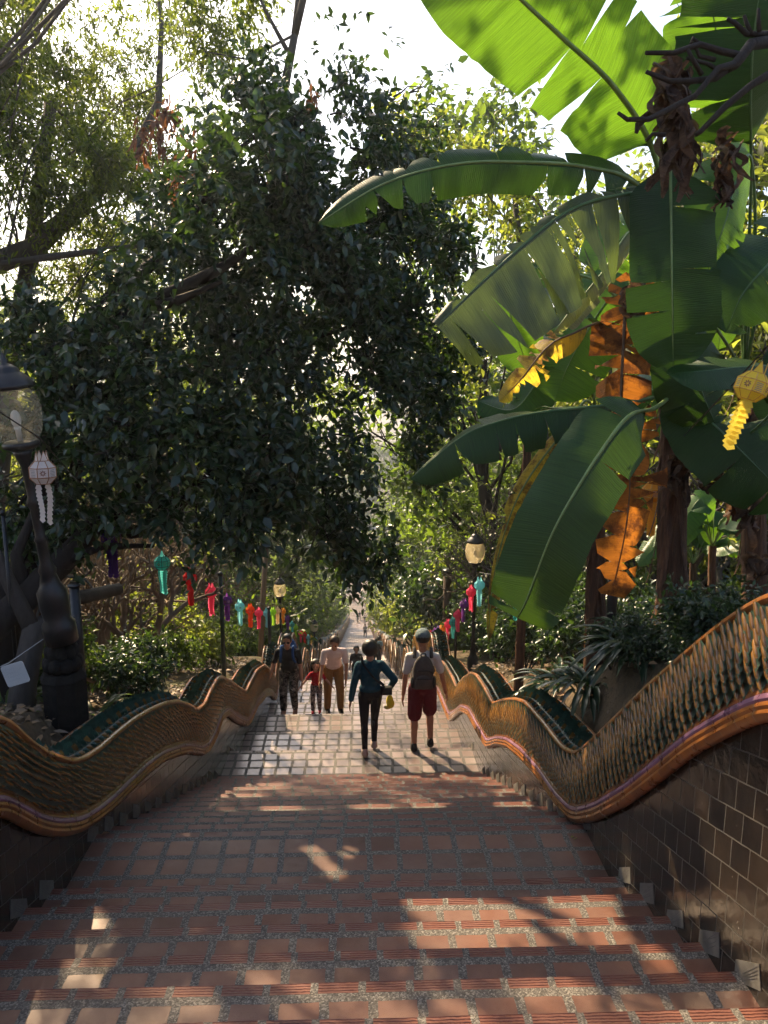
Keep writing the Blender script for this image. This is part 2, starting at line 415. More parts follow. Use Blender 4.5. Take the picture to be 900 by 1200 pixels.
def balustrade(s,bead,trim,label,pk):
    root=thing('naga_balustrade',label,'balustrade',(s*W,4,-3.0))
    off=Vector((s*W,4,-3.0))
    Yg,ZT=wave_curve(bead,s*(W+.02),pk,1.25,.42,.55); _,ZB=wave_curve(trim,s*(W-.03),pk,.62,.40,.45)
    ZT=np.maximum(ZT,ZB+.42)
    sel=[i for i,y in enumerate(Yg) if y<24 or (i%6==0)]
    def X(n): return s*(W-n)
    def pt(i,f,n): return Vector((X(n),Yg[i],ZB[i]+(ZT[i]-ZB[i])*f))-off
    arc=[0.0]
    for a,b in zip(sel[:-1],sel[1:]): arc.append(arc[-1]+math.hypot(Yg[b]-Yg[a],ZB[b]-ZB[a]))
    # wall base in dark glazed tile, inner face; plain outer face
    m=MB(); P=[];UV=[]
    for i in sel:
        y=Yg[i]; zt=ZB[i]+.01; zb=-Dst(y)-.25; zb=min(zb,-Dsm(y)-.35); row=[];ur=[]
        for k in range(4):
            z=zt+(zb-zt)*k/3; row.append(Vector((X(0),y,z))-off); ur.append((y*1.065+10,z+.30*y+30-(0.1*y if y>9 else .9)))
        P.append(row);UV.append(ur)
    m.grid(P,0,UV,flip=(s>0))
    m.build('wall_base',[M_WALL],root)
    m=MB(); P=[]
    for i in sel:
        y=Yg[i]; P.append([Vector((s*(W+.33),y,ZT[i]-.02))-off,Vector((s*(W+.33),y,min(-Dsm(y)-.3,ZB[i]-.2)))-off])
    m.grid(P,0,None,flip=(s<0)); m.build('outer_face',[M_PLASTER],root)
    # mouldings
    def sweep(mbx,f,n,r,kk=8,mat=0):
        vs=[];P=[];UV=[]
        for q,i in enumerate(sel):
            c=pt(i,f,n); row=[];ur=[]
            # direction perpendicular to the path in the Y-Z plane
            i2=min(i+1,len(Yg)-1); i1=max(i-1,0)
            ty=Yg[i2]-Yg[i1]; tz=(ZB[i2]-ZB[i1])*(1-f)+(ZT[i2]-ZT[i1])*f; L=math.hypot(ty,tz); ny,nz=-tz/L,ty/L
            for k in range(kk+1):
                a=2*math.pi*k/kk; row.append(c+Vector((-s*math.cos(a)*r,ny*math.sin(a)*r,nz*math.sin(a)*r))); ur.append((arc[q],k/kk))
            P.append(row);UV.append(ur)
        mbx.grid(P,mat,UV,flip=(s<0))
    mbx=MB(); sweep(mbx,.02,.030,.034); sweep(mbx,.085,.034,.030); mbx.build('lower_moulding',[M_AMBER],root,True)
    mbx=MB(); sweep(mbx,.145,.036,.026); mbx.build('mauve_moulding',[M_PURPLE],root,True)
    mbx=MB(); sweep(mbx,.195,.028,.022); sweep(mbx,.24,.020,.020); mbx.build('upper_moulding',[M_BROWN],root,True)
    mbx=MB(); sweep(mbx,.985,.012,.024); sweep(mbx,.985,-.33,.024); mbx.build('top_bead',[M_AMBER],root,True)
    # scale panel
    bulge=lambda f: .012+.050*math.sin(math.pi*max(0,min(1,(f-.22)/.76)))
    m=MB(); P=[[pt(i,f,bulge(f)) for f in np.linspace(.2,.985,9)] for i in sel]
    m.grid(P,1,None,flip=(s<0))
    sp=.064; ylist=np.arange(-1.0 if s>0 else 1.0,24,sp); rows=8
    for ci,y in enumerate(ylist):
        far=y>13
        i=int(round((y+6)/.04)); H=ZT[i]-ZB[i]
        # slope of the body here
        sl=(ZT[i+3]-ZT[i-3])/(Yg[i+3]-Yg[i-3])
        for r in range(rows):
            f=.275+(.69/rows)*(r+(.5 if ci%2 else 0)); 
            if f>.90: continue
            jy=y+random.uniform(-.008,.008); zc=ZB[i]+H*f; n=bulge(f)
            n2=bulge(f+.06)
            hl=.70*H/rows*.80; hw=.0150
            dn=Vector((0,(.036 if s<0 else -.030),-hl)); 
            c=Vector((X(n),jy,zc+.01))-off; inn=Vector((-s,0,0)); ax=Vector((0,1,sl*.6))
            # green plate
            wv=ax*(sp*.80)
            top=c-dn*1.05; bot=c+dn*1.25+inn*.020; 
            m.add([top,c+wv*.92+inn*.002,bot,c-wv*.92+inn*.002,c+inn*.016],[(0,4,1),(1,4,2),(2,4,3),(3,4,0)] if s>0 else [(0,1,4),(1,2,4),(2,3,4),(3,0,4)],1)
            # amber rib, an upright tear-shaped ridge
            prof=[(-.85,.000,.30),(-.5,.007,.80),(.1,.011,1.0),(.65,.013,.95),(1.0,.005,.45)]
            vs=[];nn=4 if far else 6
            for (t_,hgt,wd) in prof:
                cc=c+dn*t_
                for k in range(nn+1):
                    a=math.pi*k/nn; vs.append(cc+ax*(hw*wd*math.cos(a))+inn*(.010+hgt*math.sin(a)))
            fs=[]
            for a in range(len(prof)-1):
                for k in range(nn):
                    q=(a*(nn+1)+k,a*(nn+1)+k+1,(a+1)*(nn+1)+k+1,(a+1)*(nn+1)+k); fs.append(q if s<0 else q[::-1])
            fs.append(tuple((len(prof)-1)*(nn+1)+k for k in range(nn+1)))
            m.add(vs,fs,0)
    # smaller scales farther down
    for y in np.arange(24,64,.16):
        i=int(round((y+6)/.04))
        for r in range(4):
            c=pt(i,.32+.16*r,bulge(.5)+.02); m.box(c,(.025,.035,.055),0)
    m.build('scale_panel',[M_RIB,M_PLATE],root,True)
    # crest: low ridge of green fins between the two beads
    m=MB(); P=[]
    for i in sel:
        row=[]
        for k in range(7):
            g=k/6; row.append(Vector((s*(W+.01+.31*g),Yg[i],ZT[i]-.012+.05*math.sin(math.pi*g)))-off)
        P.append(row)
    m.grid(P,2,None,flip=(s>0))
    for ci,y in enumerate(np.arange(-1,40,.082)):
        i=int(round((y+6)/.04)); sl=(ZT[i+3]-ZT[i-3])/(Yg[i+3]-Yg[i-3]); ax=Vector((0,1,sl)).normalized(); up=Vector((0,-ax.z,ax.y))
        for k,g in enumerate((.10,.30,.5,.70,.90)):
            sz=1.0 if k==2 else (.62 if k in(1,3) else .42); hh=.085*sz*random.uniform(.85,1.15); st=(.041 if k%2 else 0)
            c=Vector((s*(W+.01+.31*g),y+st,ZT[i]-.014+sl*st+.05*math.sin(math.pi*g)))-off
            wx=.040 if k==2 else .030; X1=Vector((1,0,0)); b=-.035*sz*s*0-.035*sz
            # pointed curled fin
            vs=[c-X1*wx-ax*.020,c+X1*wx-ax*.020,c+X1*wx*.5+ax*.034,c-X1*wx*.5+ax*.034,c+up*hh*.55-X1*wx*.7-ax*.022,c+up*hh*.55+X1*wx*.7-ax*.022,c+up*hh+ax*b]
            m.add(vs,[(0,1,5,4),(4,5,6),(1,2,6,5),(2,3,6),(3,0,4,6)],1 if (k in(0,4) and ci%2) or (k in (1,3) and ci%3==0) else 0)
    m.build('crest',[M_CREST,M_RIB,M_CDARK],root)
    # slanted marker stones set in the foot of the wall, one to each step
    k=0
    for (a,b,d) in TREADS:
        if b<2.0 or b>11: continue
        y0=b-.10; w=.21; sl=.62; h=.10+.05*random.random()
        m=MB(); z0=-d-.012+random.uniform(-.015,.015); xx=X(.004); x2=X(-.03); sg=random.uniform(-.01,.01)
        A=[(y0-w/2,z0+sl*w/2+.02),(y0+w/2,z0-sl*w/2+.02),(y0+w/2+sg,z0-sl*w/2+h),(y0-w/2+sg+.03,z0+sl*w/2+h)]
        vs=[Vector((xx,p[0],p[1]))-off for p in A]+[Vector((x2,p[0],p[1]))-off for p in A]
        m.add(vs,[(0,1,2,3),(7,6,5,4),(0,4,5,1),(1,5,6,2),(2,6,7,3),(3,7,4,0)],0)
        for ln in range(4):      # worn engraved lines
            f=.25+.16*ln; q0=Vector((X(.0055),A[0][0]+.035,A[0][1]+h*f))-off; q1=Vector((X(.0055),A[1][0]-.035-random.uniform(0,.04),A[1][1]+h*f))-off
            dz=Vector((0,0,.006)); m.add([q0,q1,q1+dz,q0+dz],[(0,1,2,3)],1)
        m.build('marker_stone',[M_STONE,M_INK],root); k+=1
    return root,Yg,ZT
BL=balustrade(-1,BEAD_L,TRIM_L,'scaled naga serpent balustrade undulating along the shaded side with the dark pedestal behind it',17.2)
BR=balustrade(1,BEAD_R,TRIM_R,'scaled naga serpent balustrade rising to the banana plants with sunlit glazed wall tiles',17.0)
# ================================================================== VEGETATION
def norm(a): return a/np.maximum(1e-9,np.linalg.norm(a,axis=1,keepdims=True))
def leaf_arrays(pos,d,nrm,L,Wd,fold=.18,curl=.15):
    """folded pointed leaves, 7 vertices and 6 triangles each"""
    n=len(pos); d=norm(d); side=norm(np.cross(d,nrm)); up=np.cross(side,d)
    L=L[:,None]; Wd=Wd[:,None]
    B=pos
    v=np.stack([B, B+d*L*.38+side*Wd*.5+up*Wd*fold, B+d*L*.45-up*0.0, B+d*L*.38-side*Wd*.5+up*Wd*fold,
                B+d*L*.74+side*Wd*.33+up*(Wd*fold*.6-L*curl*.4), B+d*L*.74-side*Wd*.33+up*(Wd*fold*.6-L*curl*.4), B+d*L-up*L*curl],axis=1)
    f=np.array([[0,2,1],[0,3,2],[1,2,4],[3,5,2],[2,6,4],[2,5,6]])
    F=(np.arange(n)[:,None,None]*7+f[None])
    return v.reshape(-1,3),F.reshape(-1,3)
def np_mesh(name,V,F,mats,midx=None,smooth=False):
    me=bpy.data.meshes.new(name); me.vertices.add(len(V)); me.vertices.foreach_set('co',np.asarray(V,np.float32).ravel())
    nf=len(F); me.loops.add(nf*3); me.polygons.add(nf)
    me.loops.foreach_set('vertex_index',np.asarray(F,np.int32).ravel())
    me.polygons.foreach_set('loop_start',np.arange(0,nf*3,3,dtype=np.int32))
    me.polygons.foreach_set('loop_total',np.full(nf,3,np.int32))
    if smooth: me.polygons.foreach_set('use_smooth',np.ones(nf,bool))
    for q in mats: me.materials.append(q)
    if midx is not None: me.polygons.foreach_set('material_index',np.asarray(midx,np.int32))
    me.update(calc_edges=True); me.validate(); return me
def spray(center,rad,ntw,nlf,L,asp=.5,droop=.25,tw=.32,shell=.5,rng=RNG,up=.3,gap=1.0):
    """leaf sprays on twigs filling an ellipsoid; returns pos,dir,normal,len,width and twig lines"""
    c=np.array(center); rad=np.array(rad if hasattr(rad,'__len__') else (rad,)*3)
    q=norm(rng.normal(size=(ntw,3))); rr=(shell+(1-shell)*rng.random((ntw,1)))**1.0*rng.random((ntw,1))**.25
    p=c+q*rr*rad
    d=norm(q*.7+rng.normal(size=(ntw,3))*.6+np.array([0,0,up]))
    t=(np.arange(nlf)+.5)/nlf
    tl=tw*(.6+.8*rng.random((ntw,1,1)))
    P=p[:,None,:]+d[:,None,:]*t[None,:,None]*tl+ rng.normal(size=(ntw,nlf,3))*tw*.05
    P[:,:,2]-= (t[None,:]**2)*tl[:,:,0]*droop*.8
    D=d[:,None,:]*.45+rng.normal(size=(ntw,nlf,3))*.65+np.array([0,0,-droop])
    N=np.array([0,0,1.0])+rng.normal(size=(ntw,nlf,3))*.55
    P=P.reshape(-1,3);D=D.reshape(-1,3);N=N.reshape(-1,3)
    LL=L*(.6+.7*rng.random(len(P)))
    lines=np.stack([p-d*tw*.5,P.reshape(ntw,nlf,3)[:,-1,:]],axis=1)
    return P,D,N,LL,LL*asp*(.8+.4*rng.random(len(P))),lines
class Leaves:
    def __init__(s): s.a=[];s.lines=[]
    def add(s,*args,**kw):
        r=spray(*args,**kw); s.a.append(r[:5]); s.lines.append(r[5]); return r
    def mesh(s,name,mats,fold=.18,curl=.15):
        A=[np.concatenate([q[i] for q in s.a]) for i in range(5)]
        V,F=leaf_arrays(*A,fold=fold,curl=curl); return np_mesh(name,V,F,mats)
    def twigs(s,mb,frac=.25,r=.004,m=0,rng=RNG):
        for ln in s.lines:
            for a,b in ln:
                if rng.random()<frac: mb.tube([Vector(a),(Vector(a)+Vector(b))/2+Vector((0,0,.02)),Vector(b)],[r,r*.8,r*.4],3,m,False)
def limb(mb,a,b,r0,r1,n=6,wob=.12,seg=6,m=0,sag=0.0,rnd=random):
    a=Vector(a);b=Vector(b);L=(b-a).length; pts=[];rr=[]
    ph=rnd.random()*50
    for i in range(seg+1):
        t=i/seg; q=a.lerp(b,t); k=math.sin(math.pi*t)
        q=q+Vector((noise.noise(Vector((ph+t*2.5,1,0))),noise.noise(Vector((ph+t*2.5,9,3))),noise.noise(Vector((ph+t*2.5,4,7)))))*wob*L*k+Vector((0,0,-sag*L*k))
        pts.append(q); rr.append(r0+(r1-r0)*t)
    mb.tube(pts,rr,n,m); return pts

L_DARK=mat_leaf('dark_evergreen_leaf',(.026,.052,.028),(.09,.18,.02),.26,.30,.5,.6)
L_MID=mat_leaf('forest_leaf',(.035,.065,.022),(.22,.34,.03),.46,.45,.4)
L_YEL=mat_leaf('yellow_green_leaf',(.075,.105,.024),(.36,.43,.05),.5,.5,.4)
L_FEATH=mat_leaf('feathery_leaf',(.04,.065,.022),(.26,.34,.032),.48,.5,.45)
L_FAR=mat_leaf('far_leaf',(.05,.075,.045),(.20,.28,.07),.42,.6,.3)
L_DRY=mat_leaf('dry_brown_leaf',(.15,.075,.045),(.28,.12,.05),.3,.7,.35)
L_STRAP=mat_leaf('strap_leaf',(.018,.045,.022),(.07,.14,.02),.2,.3,.35)
B_DARK=mat_bark('dark_bark',(.020,.015,.012),(.055,.042,.033)); B_PALE=mat_bark('pale_bark',(.11,.085,.065),(.28,.225,.175),6)
B_GREY=mat_bark('grey_bark',(.07,.06,.052),(.17,.15,.13),6); B_MOT=mat_bark('mottled_bark',(.035,.028,.022),(.12,.10,.085),5); B_TAN=mat_bark('tan_bark',(.15,.105,.07),(.32,.24,.165),6)

# ---- the big dark tree over the stairs
MAIN=[(330,70,42,9.6,.5),(390,95,42,9.5,.5),(275,115,48,9,.5),(445,125,36,9.6,.45),(350,150,58,9,.75),(250,185,48,8.6,.6),(425,190,55,9.2,.8),(495,205,42,9.8,.5),(300,230,58,8.6,.8),(370,260,60,8.6,.95),(460,270,60,9.2,.95),(520,295,42,9.6,.85),(205,262,42,8.3,.55),
 (150,345,45,8.1,.6),(230,330,60,8,.9),(310,340,65,8,1),(400,350,65,8.4,1.1),(480,370,60,9,1.1),(530,400,36,9.4,.9),(40,385,50,7.7,.7),(95,425,55,7.6,.8),(170,420,58,7.6,.9),(260,430,65,7.6,1),(350,440,65,8,1.1),(440,450,60,8.6,1.1),(505,465,48,9.2,1),
 (60,500,55,7.7,.9),(140,510,60,7.2,1),(230,520,65,7.3,1.1),(320,530,65,7.6,1.1),(410,540,60,8.3,1.1),(480,540,46,9,1),(105,590,50,7.5,.9),(190,595,45,7.3,.9),(270,600,50,7.2,1),(335,590,44,7.6,1),(400,620,44,8.3,1),(455,598,40,8.8,.9),(296,634,20,7.3,.5),(400,655,22,8.5,.8),(60,640,40,7.8,.7),(235,645,20,7.1,.5),(378,636,22,8,.7),(440,640,24,8.8,.6),(20,600,40,7.9,.6),
 (250,235,48,7.7,.8),(215,290,46,7.5,.8),(290,285,50,7.8,.8),(335,215,50,8.1,.8),(180,310,40,7.3,.6),(300,170,44,8.0,.7),(400,300,50,8.2,.8),
 (405,664,22,8.6,.8),(432,670,22,8.8,.8),(458,656,24,8.9,.8),(425,640,28,8.8,.9),
 (500,150,26,10,.3),(470,185,30,9.8,.4),(415,60,30,9.8,.35),(505,105,16,10,.2)]
root=thing('broadleaf_tree','huge dark evergreen tree whose crown hangs over the stairway','tree',(-3.9,8.2,zground(-3.9,8.2)))
O=root.location.copy(); lv=Leaves(); mb=MB()
fork=Vector((-2.9,8.1,.2))-O
tp=limb(mb,Vector((0,0,-.4)),fork,.26,.15,10,.12,8)
hubs=[(px(150,430,7.9),.085,.6),(px(260,330,8.3),.10,1),(px(230,520,7.6),.07,.4),(px(360,260,8.8),.08,1),(px(420,380,8.7),.08,.9),(px(350,500,8),.07,.6),(px(330,140,9.2),.06,1),(px(70,470,7.7),.06,.35)]
HB=[]
for h,r,t in hubs:
    i=int(t*(len(tp)-1)); h=h-O; limb(mb,tp[i],h,.13*min(1,r/.08),r*.2,7,.16,8); HB.append(h)
for (x,y,r,Y,dn) in MAIN:
    c=px(x,y,Y)-O; rm=r*Y/902
    n=int(165*dn*(1.4 if y<340 else 1.12)*(rm/.5)**2)
    lv.add(c,(rm,rm*1.35,rm*.95),n,7,.112,asp=.50,droop=.4,tw=.30,shell=.25)
    h=min(HB,key=lambda q:(q-c).length); pts=limb(mb,h,c,.035,.012,5,.2,6)
    for _ in range(5):
        q=c+Vector(RNG.normal(size=3))*rm*.55; limb(mb,pts[random.randint(2,5)],q,.012,.004,4,.2,4)
lv.twigs(mb,.22,.0045)
lb=Leaves()
for (x,y,r,Y) in [(255,238,36,10.0),(300,262,32,10.2),(238,288,32,9.8),(285,325,30,10),(395,330,30,10.3),(372,385,26,10.3),(330,300,28,10.4),(215,225,28,9.9),(240,345,28,9.9),(262,392,30,10),(300,398,30,10.2),(332,380,28,10.3),(270,345,28,10.1),(415,350,26,10.4)]:
    c=px(x,y,Y)-O; rm=r*Y/902; lb.add(c,(rm,rm,rm*.9),110,7,.112,asp=.5,droop=.4,tw=.3,shell=.2); limb(mb,min(HB,key=lambda q:(q-c).length),c,.03,.01,5,.2,6)
link('bough',lb.mesh('bough',[L_DARK]),root)
link('crown',lv.mesh('crown',[L_DARK]),root); mb.build('trunk',[B_DARK],root,True)
# hanging dead clusters in it
for (x,y,Y) in ((200,125,8.6),(210,205,8.4),(165,165,8.5),(365,115,9.0),(318,185,8.7),(185,150,8.5),(225,170,8.4)):
    mbx=Leaves(); mbx.add(px(x,y,Y)-O,(.07,.07,.26),16,3,.13,asp=.3,droop=1.6,tw=.1,shell=.1)
    link('dead_leaf_cluster',mbx.mesh('dead_leaf_cluster',[L_DRY]),root)

# ---- stock crowns for the woods behind (own mesh each, shared by copies)
def tree_proto(name,label,seed,height,cr,ncl,ntw,leafL,asp,mat,bark,low=.35,squash=.8,feath=False,nlf=7,density=1.0,tw=.5,trunk=.018):
    rng=np.random.default_rng(seed); rnd=random.Random(seed)
    root=thing(name,label,'tree'); mb=MB(); lv=Leaves()
    top=Vector((rnd.uniform(-.08,.08)*height,rnd.uniform(-.08,.08)*height,height*.78))
    tp=limb(mb,(0,0,-.6),top,height*trunk,height*.005,9,.07,10,rnd=rnd)
    for k in range(ncl):
        t=low+(1-low)*(k+.5)/ncl; a=k*2.4+rnd.random()
        prof=math.sin(math.pi*min(1,max(.08,(t-low)/(1-low)*.86+.12)))**.6
        rad=cr*prof*rnd.uniform(.35,.95)
        c=Vector((math.cos(a)*rad+top.x*t,math.sin(a)*rad+top.y*t,height*t))
        i=min(len(tp)-1,max(2,int((t*.86-.08)*(len(tp)-1)))); limb(mb,tp[i],c,height*.007*(1.2-t),.012,5,.16,6,rnd=rnd)
        cl=cr*rnd.uniform(.24,.42)
        for _ in range(3):
            limb(mb,c.lerp(tp[i],.35),c+Vector(rng.normal(size=3))*cl*.5,.016,.005,4,.2,4,rnd=rnd)
        lv.add(c,(cl,cl,cl*squash*.8),int(ntw*density*rnd.uniform(.6,1.3)),nlf,leafL,asp=asp,droop=.3 if not feath else .6,tw=tw,shell=.25,rng=rng)
    lv.twigs(mb,.05,.007,0,rng)
    link('crown',lv.mesh('crown',[mat]),root); mb.build('trunk',[bark],root,True); return root
def place(root,first,x,y,rz=0,sc=1.0,label=None,group=None,dz=-.1):
    loc=(x,y,zground(x,y)+dz)
    if first:
        root.location=loc; root.rotation_euler=(0,0,rz); root.scale=(sc,)*3
        if label: root['label']=label
        if group: root['group']=group
        return root
    return dup(root,loc,rz,sc,label,group)
T_F=tree_proto('feathery_tree','x',21,13,4.2,28,70,.125,.27,L_FEATH,B_GREY,.38,.7,True,10,1.0,.55)
T_M=tree_proto('forest_tree','x',22,11,3.6,28,85,.19,.5,L_MID,B_DARK,.2,.85,False,7,1.0,.5)
T_Y=tree_proto('yellow_green_tree','x',23,9,3.2,22,75,.17,.5,L_YEL,B_GREY,.22,.8,False,7,1.0,.5)
T_X=tree_proto('far_tree','x',24,14,4.6,30,80,.30,.5,L_FAR,B_GREY,.12,.85,False,7,1.0,.7)
G='trees of the wood behind the stairway'
place(T_F,True,-6.5,13.5,0,1.0,'feathery yellowish tree behind the dark evergreen, seen at the upper left',G)
place(T_F,False,-9.5,17,2,1.15,'feathery tree with sky showing through, at the far upper left',G)
place(T_F,False,-4.5,17.5,4.4,.95,'feathery tree seen through the gaps of the dark evergreen crown',G)
place(T_F,False,-8.5,26,4,1.05,'tall feathery tree rising behind the top of the dark evergreen',G)
place(T_F,False,-5.6,11.2,1.1,.86,'feathery tree right behind the left part of the dark evergreen crown',G)
place(T_F,False,-10.5,12.5,5,1.05,'feathery tree at the left edge of the picture',G)
place(T_M,True,-8.2,10.5,0,.9,'bushy green tree behind the leaning left lamp',G)
place(T_M,False,-8.0,29,1,1.15,'green tree behind the left row of paper lanterns',G)
place(T_M,False,5.2,27,2.2,1.05,'green tree just right of the descending stairs, above the right lantern row',G)
place(T_M,False,4.6,21.5,3.4,1.35,'tall loose-crowned tree between the dark evergreen and the banana leaves',G)
place(T_Y,True,6.4,15,0,1.15,'yellow-green tree glowing behind the drooping banana leaves',G)
place(T_Y,False,8.6,12,2,1.25,'sunlit yellow-green tree at the right edge behind the bananas',G)
place(T_Y,False,-10,20,4,.9,'low yellow-green tree behind the pale bare branches',G)
place(T_M,False,9.5,19,5,1.2,'dark green tree deep in the wood behind the banana trunks',G)
place(T_M,False,6.2,21,.7,.8,'low dense tree behind the right lamp post',G)
GF='trees lining the lower stairway'
spots=[(-5.4,38,1.0,0),(5.6,36,.9,1),(-5.2,50,.95,2),(5.4,48,.95,3),(-5.6,64,1,4),(5.6,62,1,5),(-6,80,1,1),(6,78,1,2),(-6,98,1,3),(6,96,1,4),(-6.4,116,1,5),(6.4,114,1,0),(-11,34,1.1,1),(11,33,1.1,2),(-11,48,1.2,3),(12,46,1.1,4),(-13,66,1.2,5),(13,64,1.2,0),(-18,40,1.2,2),(18,38,1.2,3),(-16,27,1.1,4),(16,26,1.1,5),(-22,58,1.3,0),(22,55,1.3,1),(-14,90,1.3,2),(14,88,1.3,3),(-27,80,1.4,5),(27,80,1.4,4)]
for i,(x,y,s,r) in enumerate(spots): place(T_X,i==0,x,y,r*1.05+i*.3,s,'hazy green tree of the wood lining the lower stairs',GF)
GP='trees behind the forecourt'
for i,x in enumerate(range(-90,91,12)):
    y=196+10*math.sin(i*2.1); place(T_X,False,x,y,i,1.9+.3*math.sin(i*1.7),'tall hazy tree beyond the forecourt at the foot of the stairs',GP)

# ---- shrubs
def shrub_proto(name,label,seed,r,n,leafL,asp,mat,h=1.0):
    rng=np.random.default_rng(seed); root=thing(name,label,'shrub'); lv=Leaves(); mb=MB()
    for k in range(7):
        a=k*.9; c=Vector((math.cos(a)*r*.45,math.sin(a)*r*.45,h*r*(.5+.55*rng.random())))
        lv.add(c,(r*.45,r*.45,r*.42*h),n,6,leafL,asp=asp,droop=.2,tw=.22,shell=.1,rng=rng); limb(mb,(0,0,-.1),c,.02,.006,5,.15,5)
    lv.twigs(mb,.1,.004,0,rng)
    link('foliage',lv.mesh('foliage',[mat]),root); mb.build('stem',[B_DARK],root,True); return root
S_D=shrub_proto('shrub','x',31,.9,75,.11,.42,L_MID,1.2); S_Y=shrub_proto('pale_shrub','x',32,.9,60,.10,.45,L_YEL,1.0)
S_K=shrub_proto('dark_shrub','x',33,.9,85,.10,.45,L_DARK,1.2)
GS='shrubs behind the balustrades'
place(S_D,True,-3.6,8.9,0,.8,'leafy mid-green shrub between the dark pedestal and the pale bare tree',GS)
for i,(p,x,y,s,l) in enumerate([(S_D,-5.2,10.2,1.0,'mid-green shrub half hidden behind the dark pedestal'),(S_D,-3.3,13.6,.8,'small shrub below the pink and purple lanterns'),(S_D,-3.2,17,.9,'shrub below the pale blue and orange lanterns'),(S_D,-3.4,21,1.1,'shrub behind the man in dark shirt'),(S_D,-3.5,25,1.3,'bush at the edge of the lower stairs behind the left lamp'),(S_D,3.6,24,1.3,'bush beside the right wooden pole'),(S_D,-7,8.5,1.1,'shrub at the left edge of the picture')]):
    place(p,False,x,y,i*1.3,s,l,GS)
place(S_Y,True,-4.4,12.4,0,1.3,'sunlit yellow-green shrub under the pale bare branches',GS)
for i,(x,y,s,l) in enumerate([(-3.6,15.5,1.3,'bright yellow-green shrub under the red lantern'),(-5.6,15.8,1.9,'yellow-green shrub glowing deep behind the left lanterns'),(4.6,18,1.2,'yellow-green shrub behind the right lamp post'),(5.2,10.5,1.0,'yellow-green shrub under the big hanging banana leaf'),(-6.0,6.8,.9,'yellowish shrub behind the small white sign'),(7.2,9.2,1.3,'sunlit shrub between the banana trunks')]):
    place(S_Y,False,x,y,i*1.1,s,l,GS)
place(S_K,True,3.3,10.2,0,1.0,'dark shrub right behind the second hump of the right balustrade',GS)
for i,(x,y,s,l) in enumerate([(3.0,12.6,1.0,'dark shrub beside the foot of the right lamp post'),(4.2,8.8,1.0,'dark shrub under the tip of the big banana leaf'),(4.3,14,1.5,'large dark shrub behind the right lamp post'),(3.2,15.8,1.0,'dark shrub behind the cap-wearing man'),(5.6,7.8,1.0,'dark shrub in the shade between the banana trunks'),(2.75,5.35,.55,'low dark shrub on the soil bank beside the largest lily clump'),(2.95,7.4,.6,'low dark shrub between the lily clumps and the slim banana trunk'),(3.4,4.6,.7,'low dark shrub behind the near rise of the right balustrade'),(2.5,6.0,.36,'small leafy plant on the soil bank in the dip of the right balustrade'),(2.48,6.7,.34,'small leafy plant on the bank beside the left lily clump'),(2.62,5.2,.4,'small leafy plant on the bank right of the largest lily clump'),(-2.72,9.3,.72,'dark leafy shrub right behind the left balustrade below the teal lantern'),(3.4,20,1.2,'dark shrub under the right lantern row')]):  # shrub below the teal lantern given dark leaves to stand for shade
    place(S_K,False,x,y,i*1.7,s,l,GS)

# ---- bare frangipani trees
def frangi(mb,a,d,L,r,depth,rnd,tips,spread=.75,upb=.25,m=0):
    b=a+d*L; pts=[]; ph=rnd.random()*30
    for i in range(5):
        t=i/4; pts.append(a.lerp(b,t)+Vector((noise.noise(Vector((ph+t*1.5,0,0))),noise.noise(Vector((ph+t*1.5,5,0))),noise.noise(Vector((ph+t*1.5,0,5)))))*L*.16*math.sin(math.pi*t))
    mb.tube(pts,[r*(1-.22*i/4) for i in range(5)],7 if r>.02 else 5,m,depth==0 or r<.03)
    if depth==0: tips.append((pts[-1],d)); return
    n=2 if rnd.random()<.75 else 3; ax=d.orthogonal().normalized(); ax.rotate(Quaternion(d,rnd.random()*6.28))
    for k in range(n):
        q=Quaternion(d,k*2*math.pi/n+rnd.uniform(-.4,.4)); s=ax.copy(); s.rotate(q)
        nd=(d+s*spread*rnd.uniform(.6,1.2)+Vector((0,0,upb))).normalized()
        frangi(mb,pts[-1],nd,L*rnd.uniform(.68,.92),r*.74,depth-1,rnd,tips,spread,upb,m)
def frangi_tree(label,loc,seed,h,r,depth,bark,stems=3,leafy=0,spread=.75,lean=(0,0)):
    rnd=random.Random(seed); root=thing('frangipani_tree',label,'tree',loc); mb=MB(); tips=[]
    for k in range(stems):
        a=k*2*math.pi/stems+rnd.random(); d=Vector((math.cos(a)*.55+lean[0],math.sin(a)*.55+lean[1],1)).normalized()
        frangi(mb,Vector((0,0,-.2)),d,h,r,depth,rnd,tips,spread)
    mb.build('trunk',[bark],root,True)
    if leafy:
        lv=Leaves(); rng=np.random.default_rng(seed)
        for q,d in tips:
            if rng.random()<leafy: lv.add(q,.05,2,5,.16,asp=.35,droop=.1,tw=.12,rng=rng)
        if lv.a: link('crown',lv.mesh('crown',[L_YEL]),root)
    return root
GB='bare frangipani trees'
def fz(x,y): return (x,y,zground(x,y))
